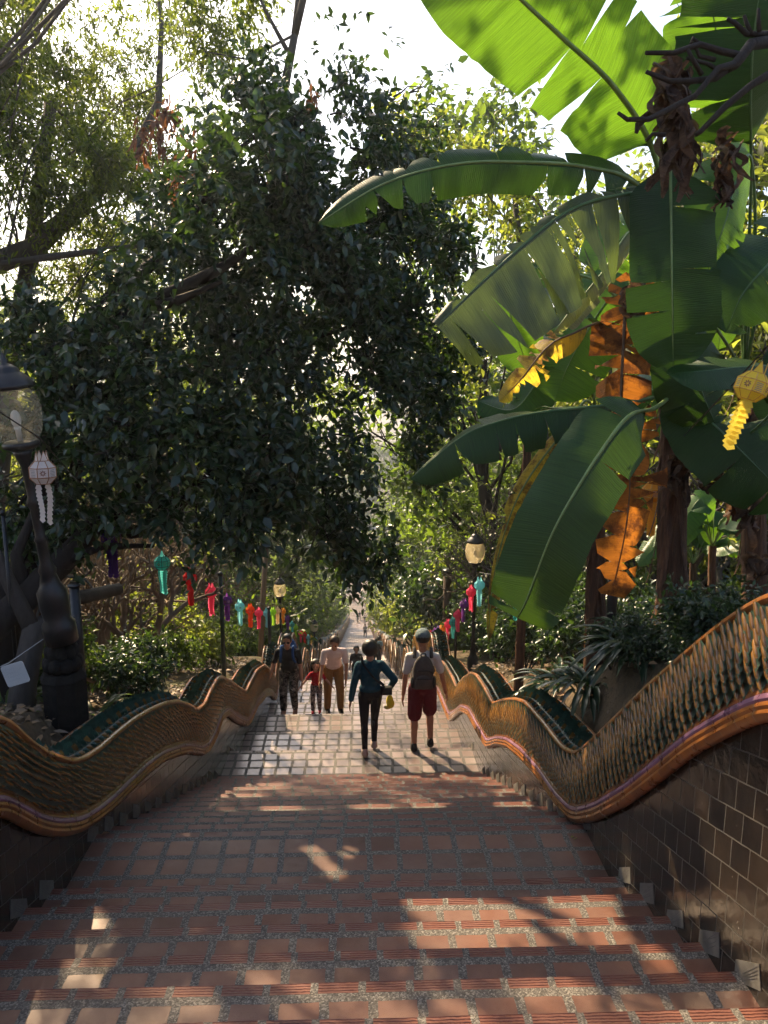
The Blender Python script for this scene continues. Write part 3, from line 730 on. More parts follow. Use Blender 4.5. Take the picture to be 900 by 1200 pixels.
for k,(lab,x,y,seed,h,r,dp,bk,st,lf,spd,lean) in enumerate([
 ('gnarled pale bare tree spreading behind the teal and red lanterns',-3.15,10.9,41,.60,.105,6,B_PALE,4,.06,.7,(-.55,.05)),
 ('pale bare tree with fine twigs behind the pink lanterns',-5.3,14.5,42,.85,.085,7,B_TAN,3,.05,.8,(.2,0)),
 ('bare twiggy tree behind the left lamp post',-6.2,20,43,1.0,.09,7,B_TAN,3,.06,.8,(.1,0)),
 ('bare twiggy tree deep in the left wood behind the last lanterns',-6.2,24,44,1.1,.09,7,B_PALE,3,.1,.8,(.1,0)),
 ('bare branching tree rising between the right lamp and the banana plant',5.2,16.5,45,1.0,.08,7,B_GREY,3,.02,.8,(-.1,0)),
 ('bare twiggy tree behind the right lamp post',5.0,19.5,46,1.1,.08,7,B_GREY,3,.15,.8,(-.1,0)),
 ('bare twiggy tree behind the yellow leaves at the right',6.6,11.5,47,1.1,.08,7,B_GREY,3,.2,.8,(-.2,0)),
 ('knotted bare tree in front of the feathery trees at the upper left',-6.3,9.5,48,.95,.10,6,B_GREY,3,.1,.8,(.1,0))]):
    frangi_tree(lab,fz(x,y),seed,h,r,dp,bk,st,lf,spd,lean)['group']=GB
# thick dark leaning trunk at the left edge
def leaning(label,pts,rad,bark,extra=()):
    P=[px(*q) for q in pts]; root=thing('leaning_tree',label,'tree',P[0]); O=P[0]; mb=MB(); mb.tube([q-O for q in P],rad,10,0)
    for e,rr in extra: mb.tube([px(*q)-O for q in e],rr,7,0)
    for i_,v_ in enumerate(mb.v):
        k_=Vector(v_); nn=noise.noise(k_*3.1)*.022+noise.noise(k_*9)*.010; mb.v[i_]=(v_[0]+nn,v_[1]+nn,v_[2]+noise.noise(k_*4+Vector((9,9,9)))*.02)
    mb.build('trunk',[bark],root,True); return root
leaning('thick dark trunk slanting up from the left edge behind the pedestal',[(-80,800,6.6),(-20,745,6.8),(30,700,7.1),(70,660,7.4),(110,620,7.7),(170,580,8.0)],[.17,.15,.14,.12,.09,.06],B_DARK,
  [([(30,700,7.1),(20,650,7.3),(40,600,7.5)],[.08,.06,.04]),([(70,660,7.4),(120,640,7.4),(180,640,7.3)],[.05,.035,.02])])
leaning('pale mottled trunk rising behind the small white sign',[(20,880,6.4),(28,800,6.5),(40,740,6.8),(90,700,7.6),(140,690,8.2)],[.12,.11,.10,.08,.06],B_MOT,[([(40,740,6.8),(10,680,7.0),(-30,600,7.2)],[.08,.06,.05])])
leaning('broad grey trunk leaning across the sky gap at the upper left',[(-60,330,12),(40,290,12.2),(100,235,12.6),(150,190,13),(185,120,13.4),(190,30,13.8),(180,-60,14)],[.17,.15,.12,.09,.06,.04,.02],B_GREY,[([(-60,318,11),(60,300,11),(190,285,11.2)],[.05,.045,.03])])
# bare forked branch reaching in at the top right, its trunk standing outside the frame
def fork_branch():
    bx,by=4.6,5.6; O=Vector((bx,by,zground(bx,by))); root=thing('frangipani_tree','dark bare forked branches reaching in across the top right in front of the banana leaves','tree',O); root['group']=GB
    mb=MB(); T=lambda l,r: mb.tube([(px(*q)-O) for q in l],r,8,0)
    A=px(1010,20,4.9)-O
    mb.tube([Vector((0,0,-.3)),Vector((-.1,.0,1.4)),A.lerp(Vector((0,0,1.4)),.3)+Vector((.2,0,0)),A],[.11,.095,.075,.045],9,0)
    T([(1010,20,4.9),(930,45,4.6),(880,52,4.4),(862,75,4.3),(850,82,4.3)],[.045,.036,.03,.026,.022])
    T([(868,65,4.35),(845,60,4.3),(820,52,4.3),(790,62,4.25),(757,62,4.2)],[.02,.018,.016,.014,.011])
    T([(850,82,4.3),(838,92,4.3),(810,95,4.25),(785,95,4.2),(757,84,4.2)],[.022,.018,.016,.014,.01])
    T([(862,75,4.3),(842,80,4.25),(815,112,4.2),(780,130,4.15),(760,140,4.1),(735,140,4.1),(724,132,4.1)],[.02,.017,.015,.014,.013,.012,.009])
    T([(930,45,4.6),(905,85,4.4),(880,100,4.35),(850,125,4.3),(820,155,4.3),(815,158,4.3)],[.03,.024,.02,.017,.014,.012])
    T([(930,45,4.6),(900,40,4.5),(875,40,4.4),(860,26,4.4),(852,22,4.4)],[.025,.018,.015,.012,.01])
    for l in ([(820,52,4.3),(812,45,4.3),(808,55,4.3)],[(838,70,4.3),(820,66,4.3),(812,50,4.3)],[(890,37,4.4),(889,22,4.4),(889,10,4.4)],[(822,87,4.25),(812,70,4.2),(806,58,4.2)],[(845,85,4.3),(830,75,4.3),(805,68,4.25)],[(882,42,4.4),(876,30,4.4),(872,18,4.4)],[(780,158,4.4),(765,157,4.4),(757,165,4.4)]): T(l,[.013,.011,.009])
    mb.build('trunk',[B_DARK],root,True)
fork_branch()
# dry twigs against the sky at the top
leaning('thin grey branching tree poking into the white sky at the top',[(330,120,10.4),(345,40,10.5),(352,-30,10.7),(350,-90,10.9)],[.05,.045,.035,.02],B_GREY,[([(345,40,10.5),(356,0,10.4),(365,-40,10.4)],[.05,.04,.03]),([(338,60,10.5),(310,10,10.5),(290,-40,10.6)],[.03,.02,.012]),([(345,40,10.5),(290,70,10.4),(240,60,10.4)],[.02,.012,.006])])

# shrubs crowding the lower walls
for i,(x,y) in enumerate([(s_*(3.35+.5*((k*7)%3)+(.7 if k>5 else 0)),26+k*5.5) for k in range(20) for s_ in (-1,1)]):
    if y<30 and x<0: continue
    place((S_D,S_K,S_D,S_Y)[i%4] if i%5 else S_D,False,x,y,i*1.9,(1.5+.9*((i*5)%3)/2)*(1+y/140),'green bush crowding over the wall of the lower stairs','bushes along the lower stairs')
for i,(x,y) in enumerate([(s_*(4.6+.6*((k*5)%3)),139+k*8) for k in range(6) for s_ in (-1,1)]): place(S_D,False,x,y,i*1.7,3.2,'bush beside the forecourt','bushes along the forecourt')
# tree added above the frame to throw dappled shade on steps and banana leaves

def add_shade_tree():
    b=Vector((-5.2,9.6,zground(-5.2,9.6))); root=thing('added_shade_tree','tall slender tree added out of view, its high crown shading the steps and banana leaves','tree',b); mb=MB(); lv=Leaves(); rnd=random.Random(77); rng=np.random.default_rng(77)
    top=Vector((-4.2,10.0,6.2))-b; tp=limb(mb,(0,0,-.4),top,.17,.07,9,.05,10)
    for k in range(30):
        X=rnd.uniform(-6.2,.9); Y=rnd.uniform(7.6,12.2); Z=rnd.uniform(5.0,8.4)+max(0,X)*.4
        if Y<8.6: Z=max(Z,4.9)
        c=Vector((X,Y,Z))-b; limb(mb,tp[rnd.randint(7,10)],c,.028,.008,5,.14,7,rnd=rnd)
        r=rnd.uniform(.5,.85); lv.add(c,(r,r,r*.7),int(36*(r/.65)**2),7,.13,asp=.48,droop=.3,tw=.34,shell=.2,rng=rng)
    lv.twigs(mb,.12,.005,0,rng); link('crown',lv.mesh('crown',[L_MID]),root); mb.build('trunk',[B_GREY],root,True)
add_shade_tree()

def feather_front():
    b=Vector((-6.4,12.0,zground(-6.4,12.0))); root=thing('feathery_tree','tall fine-leaved tree filling the upper left corner behind the dark evergreen','tree',b,G); mb=MB(); lv=Leaves(); rnd=random.Random(5); rng=np.random.default_rng(55)
    top=px(60,120,12.6)-b; tp=limb(mb,(0,0,-.4),top,.2,.09,9,.05,10)
    for gy in range(-40,345,52):
        for gx in range(-40,345,58):
            x=gx+rnd.uniform(-22,22); y=gy+rnd.uniform(-20,20); Y=rnd.uniform(11.3,14.5)
            if x>215+.25*abs(y-60) and y>60: continue
            if (x<45 and 190<y<300) or rnd.random()<.10: continue
            c=px(x,y,Y)-b; r=rnd.uniform(36,56)*Y/902; limb(mb,tp[rnd.randint(5,10)],c,.022,.006,5,.16,7,rnd=rnd)
            lv.add(c,(r*1.1,r*1.1,r*.8),int(180*rnd.uniform(.6,1.3)),9,.105,asp=.30,droop=.45,tw=.42,shell=.15,rng=rng)
    lv.twigs(mb,.10,.005,0,rng); link('crown',lv.mesh('crown',[L_FEATH]),root); mb.build('trunk',[B_GREY],root,True)
feather_front()

def light_tree():
    b=Vector((3.9,12.6,zground(3.9,12.6))); root=thing('light_crowned_tree','loose light-crowned tree between the dark evergreen and the arching banana leaves','tree',b,G); mb=MB(); lv=Leaves(); rnd=random.Random(15); rng=np.random.default_rng(65)
    top=px(600,200,13)-b; tp=limb(mb,(0,0,-.4),top,.13,.04,9,.05,10)
    for (x,y,r,Y,dn) in [(500,165,30,12.5,.4),(530,185,34,12.5,.55),(565,190,34,13,.5),(480,140,24,12.5,.35),(600,215,34,13,.5),(545,235,40,12.5,.8),(590,265,42,13,.8),(560,300,44,12.5,.9),(620,300,40,13,.7),(580,345,42,12.6,.9),(640,340,38,13,.7),(560,385,40,12.5,.9),(620,390,44,13,.7),(680,260,40,13.5,.6),(700,330,40,13.5,.6),(555,430,36,12.5,.8),(600,450,40,12.8,.6)]:
        c=px(x,y,Y)-b; rm=r*Y/902; limb(mb,tp[rnd.randint(4,10)],c,.022,.006,5,.16,7,rnd=rnd)
        lv.add(c,(rm*1.1,rm*1.2,rm*.9),int(95*dn),7,.13,asp=.45,droop=.35,tw=.4,shell=.15,rng=rng)
    lv.twigs(mb,.12,.005,0,rng); link('crown',lv.mesh('crown',[L_YEL]),root); mb.build('trunk',[B_GREY],root,True)
light_tree()
# ================================================================== BANANA PLANTS
def catmull(P,n):
    P=[Vector(p) for p in P]; Q=[P[0]*2-P[1]]+P+[P[-1]*2-P[-2]]; out=[]
    segs=len(P)-1
    for i in range(n+1):
        t=i/n*segs; k=min(int(t),segs-1); f=t-k; a,b,c,d=Q[k:k+4]
        out.append(.5*((2*b)+(c-a)*f+(2*a-5*b+4*c-d)*f*f+(3*b-a-3*c+d)*f**3))
    return out
M_BGR=mat_banana('banana_leaf_green',(.026,.08,.02),(.12,.26,.014),.36,.38,None,.35)
M_BBR=mat_banana('banana_leaf_bright',(.045,.12,.025),(.125,.27,.014),.5)
M_BDK=mat_banana('banana_leaf_shaded',(.020,.054,.010),(.04,.10,.008),.22,.42,None,.28)  # leaf green darkened to stand in for shade from other leaves
M_BGY=mat_banana('banana_leaf_dusty',(.06,.078,.042),(.14,.21,.035),.28,.45)
M_BOR=mat_banana('dead_leaf_orange',(.23,.085,.022),(.52,.19,.025),.52,.65,(.15,.055,.018),.25)
M_BYE=mat_banana('dead_leaf_yellow',(.45,.33,.06),(.85,.62,.05),.55,.5,(.25,.14,.04),.3)
M_BBN=mat_banana('dead_leaf_brown',(.13,.085,.062),(.22,.12,.06),.3,.75,(.06,.038,.03),.2)
M_BPA=mat_banana('pale_leaf_underside',(.26,.27,.20),(.35,.40,.12),.4,.4)
M_BHG=mat_banana('banana_leaf_deep_green',(.028,.070,.017),(.08,.17,.010),.24,.38,None,.35)
M_RIB_G=mat_plain('midrib_green',(.16,.24,.07),.4,.2,12); M_RIB_B=mat_plain('midrib_brown',(.13,.075,.04),.7,.3,12); M_RIB_D=mat_plain('midrib_dark_green',(.07,.14,.05),.4,.2,12)
def mat_btrunk():
    t=NT('banana_trunk_fibre'); P=t.pos(); mp=t.n('ShaderNodeMapping'); mp.inputs['Scale'].default_value=(1,1,.09); t.l(P,mp.inputs[0])
    n1=t.noise(mp.outputs[0],42,5,.65); n2=t.noise(P,4,4)
    c=t.ramp(n1,[(.25,(.03,.017,.011)),(.5,(.11,.055,.030)),(.75,(.25,.135,.07))]); c=t.mix(t.math('MULTIPLY',n2,.5),c,(.06,.032,.02))
    return t.end(t.bsdf(c,.75,t.bump(n1,.9,.02),.3))
M_BTR=mat_btrunk()
def banana_leaf(root,O,rib,hw,nrm,mat,ribmat,fold=.25,tears=5,seed=1,ribr=.016,petiole=0.08,tip=1.0,tw=(0,0),label=None,droopL=0.0,droopR=0.0,ragged=0.0,name='leaf',curl=.0,gap=.02,wR=1.0,wL=1.0,ramp=.16,frz=.10):
    """rib: control points; blade strips each side of the midrib, split along the veins by wind tears"""
    rnd=random.Random(seed); n=44
    C=[p-O for p in catmull(rib,n)]; nrm=Vector(nrm).normalized()
    arc=[0]
    for a,b in zip(C[:-1],C[1:]): arc.append(arc[-1]+(b-a).length)
    Ltot=arc[-1]
    def wid(t):
        q=(t-petiole)/(1-petiole)
        if q<=0: return 0
        a=min(1,q/ramp)**.6; b=1.0 if q<.62 else max(0,1-((q-.62)/.38*tip)**2.4)**.6
        return hw*a*b
    def frame(t):
        x=t*n; i=min(int(x),n-1); f=x-i; p=C[i].lerp(C[i+1],f); T=(C[min(i+1,n)]-C[max(i-1,0)] if f<.5 else C[min(i+2,n)]-C[i]).normalized()
        s=T.cross(nrm); 
        if s.length<1e-4: s=T.orthogonal()
        s.normalize(); u=s.cross(T).normalized()
        tws=tw[0]+(tw[1]-tw[0])*t
        if tws: q=Quaternion(T,tws); s=q@s; u=q@u
        return p,T,s,u
    mb=MB()
    for sg,dr,wm in ((1,droopR,wR),(-1,droopL,wL)):
        cuts=sorted(rnd.uniform(petiole+.1,.97) for _ in range(tears)); ed=[petiole]+cuts+[1.0]
        for k,(ta,tb) in enumerate(zip(ed[:-1],ed[1:])):
            m=max(2,int((tb-ta)*46)); f0=fold+dr+rnd.uniform(-frz,frz)*(1 if tears else 0); tornlen=rnd.uniform(.35,1.0); lenf=1-ragged*rnd.random()
            g1=gap*rnd.uniform(.3,1.4) if k>0 else 0; g2=gap*rnd.uniform(.3,1.4) if k<len(ed)-2 else 0
            nj=9; P=[];UV=[]
            for i in range(m+1):
                t0=ta+(tb-ta)*i/m; row=[];ur=[]
                for j in range(nj+1):
                    c=j/nj; op=max(0,(c-(1-tornlen))/tornlen) if tornlen>0 else 0
                    t=t0+ (g1*(1-i/m)-g2*(i/m))*op
                    # veins lean towards the tip
                    tt=min(1.0,t+.06*c*hw/Ltot*3*(1-t)); p,T,s,u=frame(min(1,max(0,tt)))
                    w=wid(t0)*lenf*wm; an=f0*(1+.9*c)+curl*c*c
                    w*=1+(.035*noise.noise(Vector((t*40,seed,sg)))+.02*noise.noise(Vector((t*110,seed,sg+3))))*c; wave=.012*hw/.3*math.sin(t*34+sg*1.3+seed)*c*c + .03*hw/.3*noise.noise(Vector((t*5,c*1.2,seed+sg*7)))*c
                    row.append(p+s*(sg*w*c*math.cos(an))-u*(w*c*math.sin(an))+u*wave)
                    ur.append((t*Ltot+seed*3.3,sg*w*c))
                P.append(row);UV.append(ur)
            mb.grid(P,0,UV,flip=(sg<0))
    lf=mb.build(name,[mat],root,True)
    if label: lf['label']=label
    mr=MB(); up=[frame(i/n)[3] for i in range(n+1)]
    mr.tube([c-u_*.003 for c,u_ in zip(C,up)],[ribr*(1-.82*i/n) for i in range(n+1)],7,0); mr.build('midrib',[ribmat],lf,True)
    return lf
def pseudo_trunk(root,O,pts,rad,seed,flakes=26,mat=None):
    rnd=random.Random(seed); P=catmull([p-O for p in pts],12); mb=MB(); n=14; vs=[]
    m=24; Q=catmull([p-O for p in pts],m)
    grid=[]
    for i,q in enumerate(Q):
        r=rad*(1.25-.45*i/m); row=[]
        for k in range(n+1):
            a=2*math.pi*k/n; rr=r*(1+.20*noise.noise(Vector((math.cos(a)*1.6+seed,math.sin(a)*1.6,i*.16)))+.10*noise.noise(Vector((a if k<n else 0,i*.9,seed)))) ; row.append(q+Vector((math.cos(a)*rr,math.sin(a)*rr,0)))
        row[-1]=row[0].copy(); grid.append(row)
    mb.grid(grid,0)
    # peeling sheaths
    for _ in range(flakes):
        i=rnd.randint(2,m-1); a=rnd.random()*6.28; q=Q[i]; r=rad*(1.25-.45*i/m)*1.02; o=Vector((math.cos(a),math.sin(a),0)); s=Vector((-o.y,o.x,0))
        L=rnd.uniform(.15,.55); w=rnd.uniform(.015,.05); out=rnd.uniform(.02,.10); G=[]
        for k in range(6):
            t=k/5; c=q+o*(r+out*t*t)-Vector((0,0,L*t))+s*rnd.uniform(-.01,.01); ww=w*(1-.7*t); G.append([c-s*ww,c+o*.006,c+s*ww])
        mb.grid(G,0)
    t=mb.build('trunk',[mat or M_BTR],root,True); return t
def dead_clump(root,pts,O,seed,n=9,L=.35,w=.05,mat=None,name='dead_leaf'):
    rnd=random.Random(seed); mb=MB(); P=[p-O for p in pts]
    for k in range(n):
        t=rnd.random(); c=P[0].lerp(P[1],t)+Vector((rnd.uniform(-.04,.04),rnd.uniform(-.05,.05),rnd.uniform(-.03,.03))); dx=Vector((rnd.uniform(-.35,.35),rnd.uniform(-.35,.35),-1)).normalized()
        s=dx.orthogonal().normalized(); s.rotate(Quaternion(dx,rnd.random()*6.28)); l=L*rnd.uniform(.5,1.1); G=[];UV=[]
        for i in range(9):
            u=i/8; cc=c+dx*l*u+s.cross(dx)*.05*math.sin(u*5+k)+s*.035*math.sin(u*7+k*2); ww=w*(.35+.9*math.sin(math.pi*min(1,u*.8+.15)))*rnd.uniform(.75,1.2); tw=Quaternion(dx,u*rnd.uniform(1,2.4)); ss=tw@s
            G.append([cc-ss*ww,cc-ss*ww*.4+dx.cross(ss)*ww*.5,cc+ss*ww*.3-dx.cross(ss)*ww*.3,cc+ss*ww]); UV.append([(l*u,-ww),(l*u,-.4*ww),(l*u,.4*ww),(l*u,ww)])
        mb.grid(G,0,UV)
    return mb.build(name,[mat or M_BBN],root,True)
GBN='banana plants behind the right balustrade'
V=Vector
TOCAM=V((-.35,-1,.1))
# --- plant A: the big one in front
bA=px(783,800,6.2); bA.z=zground(bA.x,bA.y)-.1
A=thing('banana_plant','big banana plant with huge hanging leaf and orange dead leaf on a shaggy brown trunk','banana plant',bA,GBN); O=bA.copy()
pseudo_trunk(A,O,[bA,px(786,720,6.2),px(789,600,6.2),px(793,470,6.15),px(790,400,6.1)],.115,3,46)
def leaf(root,O,pts,hw,nrm,mat,rm,**k): return banana_leaf(root,O,[px(*p) for p in pts],hw,nrm,mat,rm,**k)
# bright leaf across the sky
leaf(A,O,[(790,420,6.1),(784,300,5.9),(768,185,5.5),(722,105,5.1),(660,45,4.8),(606,-5,4.6),(548,-62,4.5),(490,-130,4.5)],.45,(-.2,-1,-.35),M_BBR,M_RIB_G,fold=.06,wR=.84,wL=.84,tears=3,seed=8,ribr=.026,petiole=.30,ramp=.07,tip=.9,label='huge bright leaf lit through by the sun against the sky',gap=.012)
# arching leaf to the left
leaf(A,O,[(788,420,6.1),(782,270,5.8),(745,215,5.4),(690,196,5.1),(615,190,4.9),(535,192,4.8),(450,215,4.75),(372,262,4.8)],.215,(0,-1,.30),M_BDK,M_RIB_G,fold=.22,tears=9,seed=6,ribr=.02,petiole=.20,wR=.62,wL=.85,label='long dark leaf arching to the left over the sky gap',gap=.02)
# torn drooping leaf
leaf(A,O,[(790,420,6.1),(786,300,5.5),(772,232,5.2),(720,230,5.0),(665,248,4.9),(612,288,4.8),(560,335,4.7),(512,382,4.65)],.50,(0,-1,.25),M_BGY,M_RIB_D,fold=.16,tears=13,seed=9,ribr=.018,petiole=.27,wR=.14,wL=1.0,tip=.8,label='dusty torn leaf drooping down to the left',gap=.022)
# dark leaf hanging straight down
leaf(A,O,[(792,430,6.0),(790,260,5.6),(786,178,5.25),(786,230,5.05),(787,300,5.0),(788,370,5.0),(789,428,5.05)],.30,(0,-1,.1),M_BDK,M_RIB_G,fold=-.06,tears=3,seed=12,ribr=.018,petiole=.42,tip=.92,label='dark leaf hanging straight down beside the trunk',gap=.008)
# big foreground hanging leaf
leaf(A,O,[(790,460,6.0),(768,478,5.5),(738,487,4.9),(705,528,4.75),(672,580,4.68),(645,630,4.65),(618,700,4.66),(606,724,4.68)],.255,(-.15,-1,.22),M_BHG,M_RIB_G,fold=.05,tears=2,seed=15,ribr=.018,petiole=.20,tip=.62,label='huge dark green leaf hanging over the balustrade',gap=.012)
# dark leaf to the left
leaf(A,O,[(790,460,6.0),(745,470,5.7),(680,478,5.4),(640,482,5.3),(590,492,5.2),(540,512,5.2),(480,562,5.3)],.25,(-.1,-.6,.9),M_BDK,M_RIB_D,fold=.22,tears=5,seed=18,ribr=.016,petiole=.22,droopL=.15,droopR=.1,label='long dark leaf reaching left under the torn leaf')
# orange dead leaf
leaf(A,O,[(792,420,6.1),(760,355,5.9),(736,352,5.75),(730,410,5.65),(728,480,5.6),(738,550,5.6),(733,620,5.6),(716,698,5.6)],.27,(-.35,-1,.05),M_BOR,M_RIB_B,fold=.16,tears=27,seed=21,ribr=.016,petiole=.08,tip=.9,ragged=.35,frz=.24,label='dead orange brown leaf hanging down and lit by the sun',gap=.022)
# folded pale leaf strip
leaf(A,O,[(792,430,6.0),(770,330,5.9),(745,268,5.7),(705,320,5.5),(668,365,5.4),(648,390,5.4)],.13,(-.6,-.6,.5),M_BPA,M_RIB_G,fold=.9,tears=3,seed=25,ribr=.014,petiole=.35,label='pale folded leaf turning its underside up')
# yellow torn leaf
leaf(A,O,[(790,440,6.0),(720,380,5.8),(668,392,5.6),(640,408,5.5),(610,445,5.5),(585,470,5.5)],.16,(-.2,-.8,.5),M_BYE,M_RIB_B,fold=.5,tears=9,seed=28,ribr=.012,petiole=.3,ragged=.5,frz=.5,label='shrivelled yellow leaf glowing in the sun',gap=.03)
leaf(A,O,[(792,430,6.1),(700,330,6.2),(625,330,6.3),(598,355,6.3),(606,395,6.3),(622,440,6.3)],.21,(-.2,-1,.1),M_BBR,M_RIB_G,fold=.1,tears=0,seed=31,ribr=.012,petiole=.42,label='bright green leaf glowing behind the torn leaf')
leaf(A,O,[(792,430,6.1),(745,410,6.0),(700,380,5.9),(660,355,5.9),(610,340,6.0)],.19,(.0,-.35,1),M_BDK,M_RIB_G,fold=-.1,tears=2,seed=33,ribr=.012,petiole=.3,label='shiny bluish leaf lying flat behind the torn leaf')
leaf(A,O,[(792,430,6.2),(765,360,6.3),(722,345,6.4),(690,385,6.4),(665,430,6.4),(650,470,6.4)],.32,(-.3,-1,.2),M_BBR,M_RIB_G,fold=.1,tears=3,seed=35,ribr=.012,petiole=.3,label='light green leaf seen behind the orange dead leaf')
leaf(A,O,[(792,430,6.2),(770,330,6.5),(748,270,6.6),(718,290,6.6),(690,330,6.6)],.26,(-.3,-1,.3),M_BBR,M_RIB_G,fold=.2,tears=4,seed=36,ribr=.012,petiole=.3)
leaf(A,O,[(795,460,6.0),(815,438,5.6),(870,418,5.2),(840,432,4.9),(800,440,4.75),(772,440,4.7)][:1]+[(850,520,5.8),(915,470,5.3),(905,432,5.0),(870,430,4.9),(830,434,4.85),(782,438,4.85)],.23,(-.1,-.55,.85),M_BDK,M_RIB_D,fold=.12,tears=2,seed=38,ribr=.014,petiole=.3,label='dark leaf with striped sun flecks pointing left at the right edge')
dead_clump(A,[px(782,70,4.6),px(800,85,4.65)],O,5,26,.36,.026); dead_clump(A,[px(785,120,4.75),px(800,145,4.75)],O,6,20,.44,.026)
dead_clump(A,[px(855,150,5.0),px(848,215,5.0)],O,7,22,.28,.024); dead_clump(A,[px(790,540,5.9),px(800,530,5.9)],O,8,18,.36,.028,M_BBN); dead_clump(A,[px(830,545,5.8),px(850,555,5.8)],O,9,5,.26,.05)
dead_clump(A,[px(740,330,5.7),px(745,365,5.7)],O,14,6,.25,.05)
# --- plant B: behind to the right
bB=px(885,760,7.0); bB.z=zground(bB.x,bB.y)-.1
B=thing('banana_plant','banana plant at the right edge with dark broad leaves behind the yellow lantern','banana plant',bB,GBN); O=bB.copy()
pseudo_trunk(B,O,[bB,px(884,640,7.0),px(880,520,7.0),px(872,430,6.9)],.10,8,26)
leaf(B,O,[(872,440,6.9),(862,200,6.4),(852,90,6.0),(838,30,5.8),(830,-30,5.7)],.38,(.2,-1,-.2),M_BBR,M_RIB_G,fold=.1,tears=3,seed=41,petiole=.40,label='bright yellowish leaf standing up at the upper right')
leaf(B,O,[(872,440,6.9),(880,230,6.2),(880,110,5.7),(886,20,5.5),(900,-60,5.4)],.50,(.1,-1,-.2),M_BDK,M_RIB_D,fold=.15,tears=5,seed=43,petiole=.35,label='dark leaf standing up at the upper right corner')
leaf(B,O,[(872,440,6.9),(885,290,6.5),(880,185,6.0),(862,215,5.7),(850,260,5.6),(828,320,5.6)],.30,(.2,-1,.2),M_BGR,M_RIB_D,fold=.3,tears=5,seed=45,petiole=.35)
leaf(B,O,[(872,440,6.9),(868,300,6.8),(856,262,6.8),(850,320,6.7),(846,370,6.7),(842,410,6.7)],.25,(.1,-1,.1),M_BGR,M_RIB_G,fold=.12,tears=1,seed=47,petiole=.3)
leaf(B,O,[(872,440,6.9),(905,300,6.3),(940,270,5.9),(900,310,5.6),(870,345,5.55),(850,390,5.55)],.30,(.1,-1,.3),M_BDK,M_RIB_D,fold=.15,tears=3,seed=49,petiole=.35)
leaf(B,O,[(872,440,6.9),(850,400,6.4),(825,370,6.0),(815,400,5.8),(820,450,5.75),(840,500,5.75)],.34,(.1,-1,.2),M_BDK,M_RIB_D,fold=.2,tears=5,seed=51,petiole=.25)
leaf(B,O,[(872,470,6.9),(850,500,6.3),(830,490,5.9),(850,510,5.6),(885,545,5.5),(930,590,5.5)],.36,(-.1,-1,.4),M_BDK,M_RIB_D,fold=.12,tears=2,seed=53,petiole=.25)
leaf(B,O,[(872,460,6.9),(900,420,6.5),(950,400,6.2),(930,450,6.0),(915,520,5.9)],.28,(-.2,-1,.2),M_BDK,M_RIB_D,fold=.12,tears=4,seed=55,petiole=.25)
dead_clump(B,[px(870,470,6.8),px(880,520,6.8)],O,10,14,.5,.06); dead_clump(B,[px(865,560,6.8),px(885,600,6.8)],O,11,10,.45,.05); dead_clump(B,[px(880,655,6.0),px(900,650,6.0)],O,12,5,.2,.05)
# --- plant C: thin trunk between, leaves behind
bC=px(697,790,7.3); bC.z=zground(bC.x,bC.y)-.1
C_=thing('banana_plant','slim banana plant with a dark trunk behind the orange dead leaf','banana plant',bC,GBN); O=bC.copy()
pseudo_trunk(C_,O,[bC,px(698,700,7.3),px(700,600,7.3),px(705,520,7.3)],.085,13,16)
leaf(C_,O,[(705,530,7.3),(690,440,7.2),(660,400,7.1),(628,450,7.0),(600,480,7.0),(560,470,7.1)],.24,(-.1,-.7,.7),M_BGR,M_RIB_G,fold=.2,tears=3,seed=61,petiole=.3)
leaf(C_,O,[(705,530,7.3),(690,470,7.1),(665,500,7.0),(620,560,7.0),(596,610,7.0),(578,680,7.0),(572,752,7.0)],.17,(-.4,-.9,.2),M_BYE,M_RIB_G,fold=.55,tears=4,seed=63,petiole=.3,label='yellowing narrow leaf hanging beside the right lamp')
leaf(C_,O,[(705,540,7.3),(720,470,7.2),(760,455,7.0),(800,500,6.9),(815,550,6.9)],.22,(0,-.8,.6),M_BGR,M_RIB_G,fold=.2,tears=3,seed=65,petiole=.3)
# --- young plants in the sunlight low at the right
for i,(x,y,Y,sd,lab) in enumerate([(835,700,8.6,71,'young banana plant with sunlit yellow-green leaves low at the right'),(812,720,9.6,77,'small young banana plant right beside the shaggy brown trunk'),(620,420,9.5,83,'tall thin banana plant with glowing leaves behind the torn leaf'),(40,720,9.4,88,'banana plant with pale broad leaves behind the left pedestal')]):
    b=px(x,y,Y); b.z=zground(b.x,b.y)-.1; Q=thing('banana_plant',lab,'banana plant',b,GBN if i<3 else None); 
    if i==3 and 'group' in Q: del Q['group']
    top=px(x,y-60,Y); pseudo_trunk(Q,b,[b,b.lerp(top,.5)+V((.03,0,0)),top],.05,sd,5)
    rnd=random.Random(sd)
    for k in range(7):
        a=k*2.4+rnd.random(); r=rnd.uniform(.5,.9); d=V((math.cos(a),math.sin(a)*.8,0)); t2=top+d*r*.45+V((0,0,rnd.uniform(.25,.6))); t3=top+d*r+V((0,0,rnd.uniform(-.1,.45)))
        banana_leaf(Q,b,[top,top.lerp(t2,.5)+V((0,0,.1)),t2,t3],rnd.uniform(.13,.2),(-.2,-.5,.8),M_BBR if k%3 else M_BGR,M_RIB_G,fold=.15,tears=1,seed=sd+k,ribr=.009,petiole=.2)

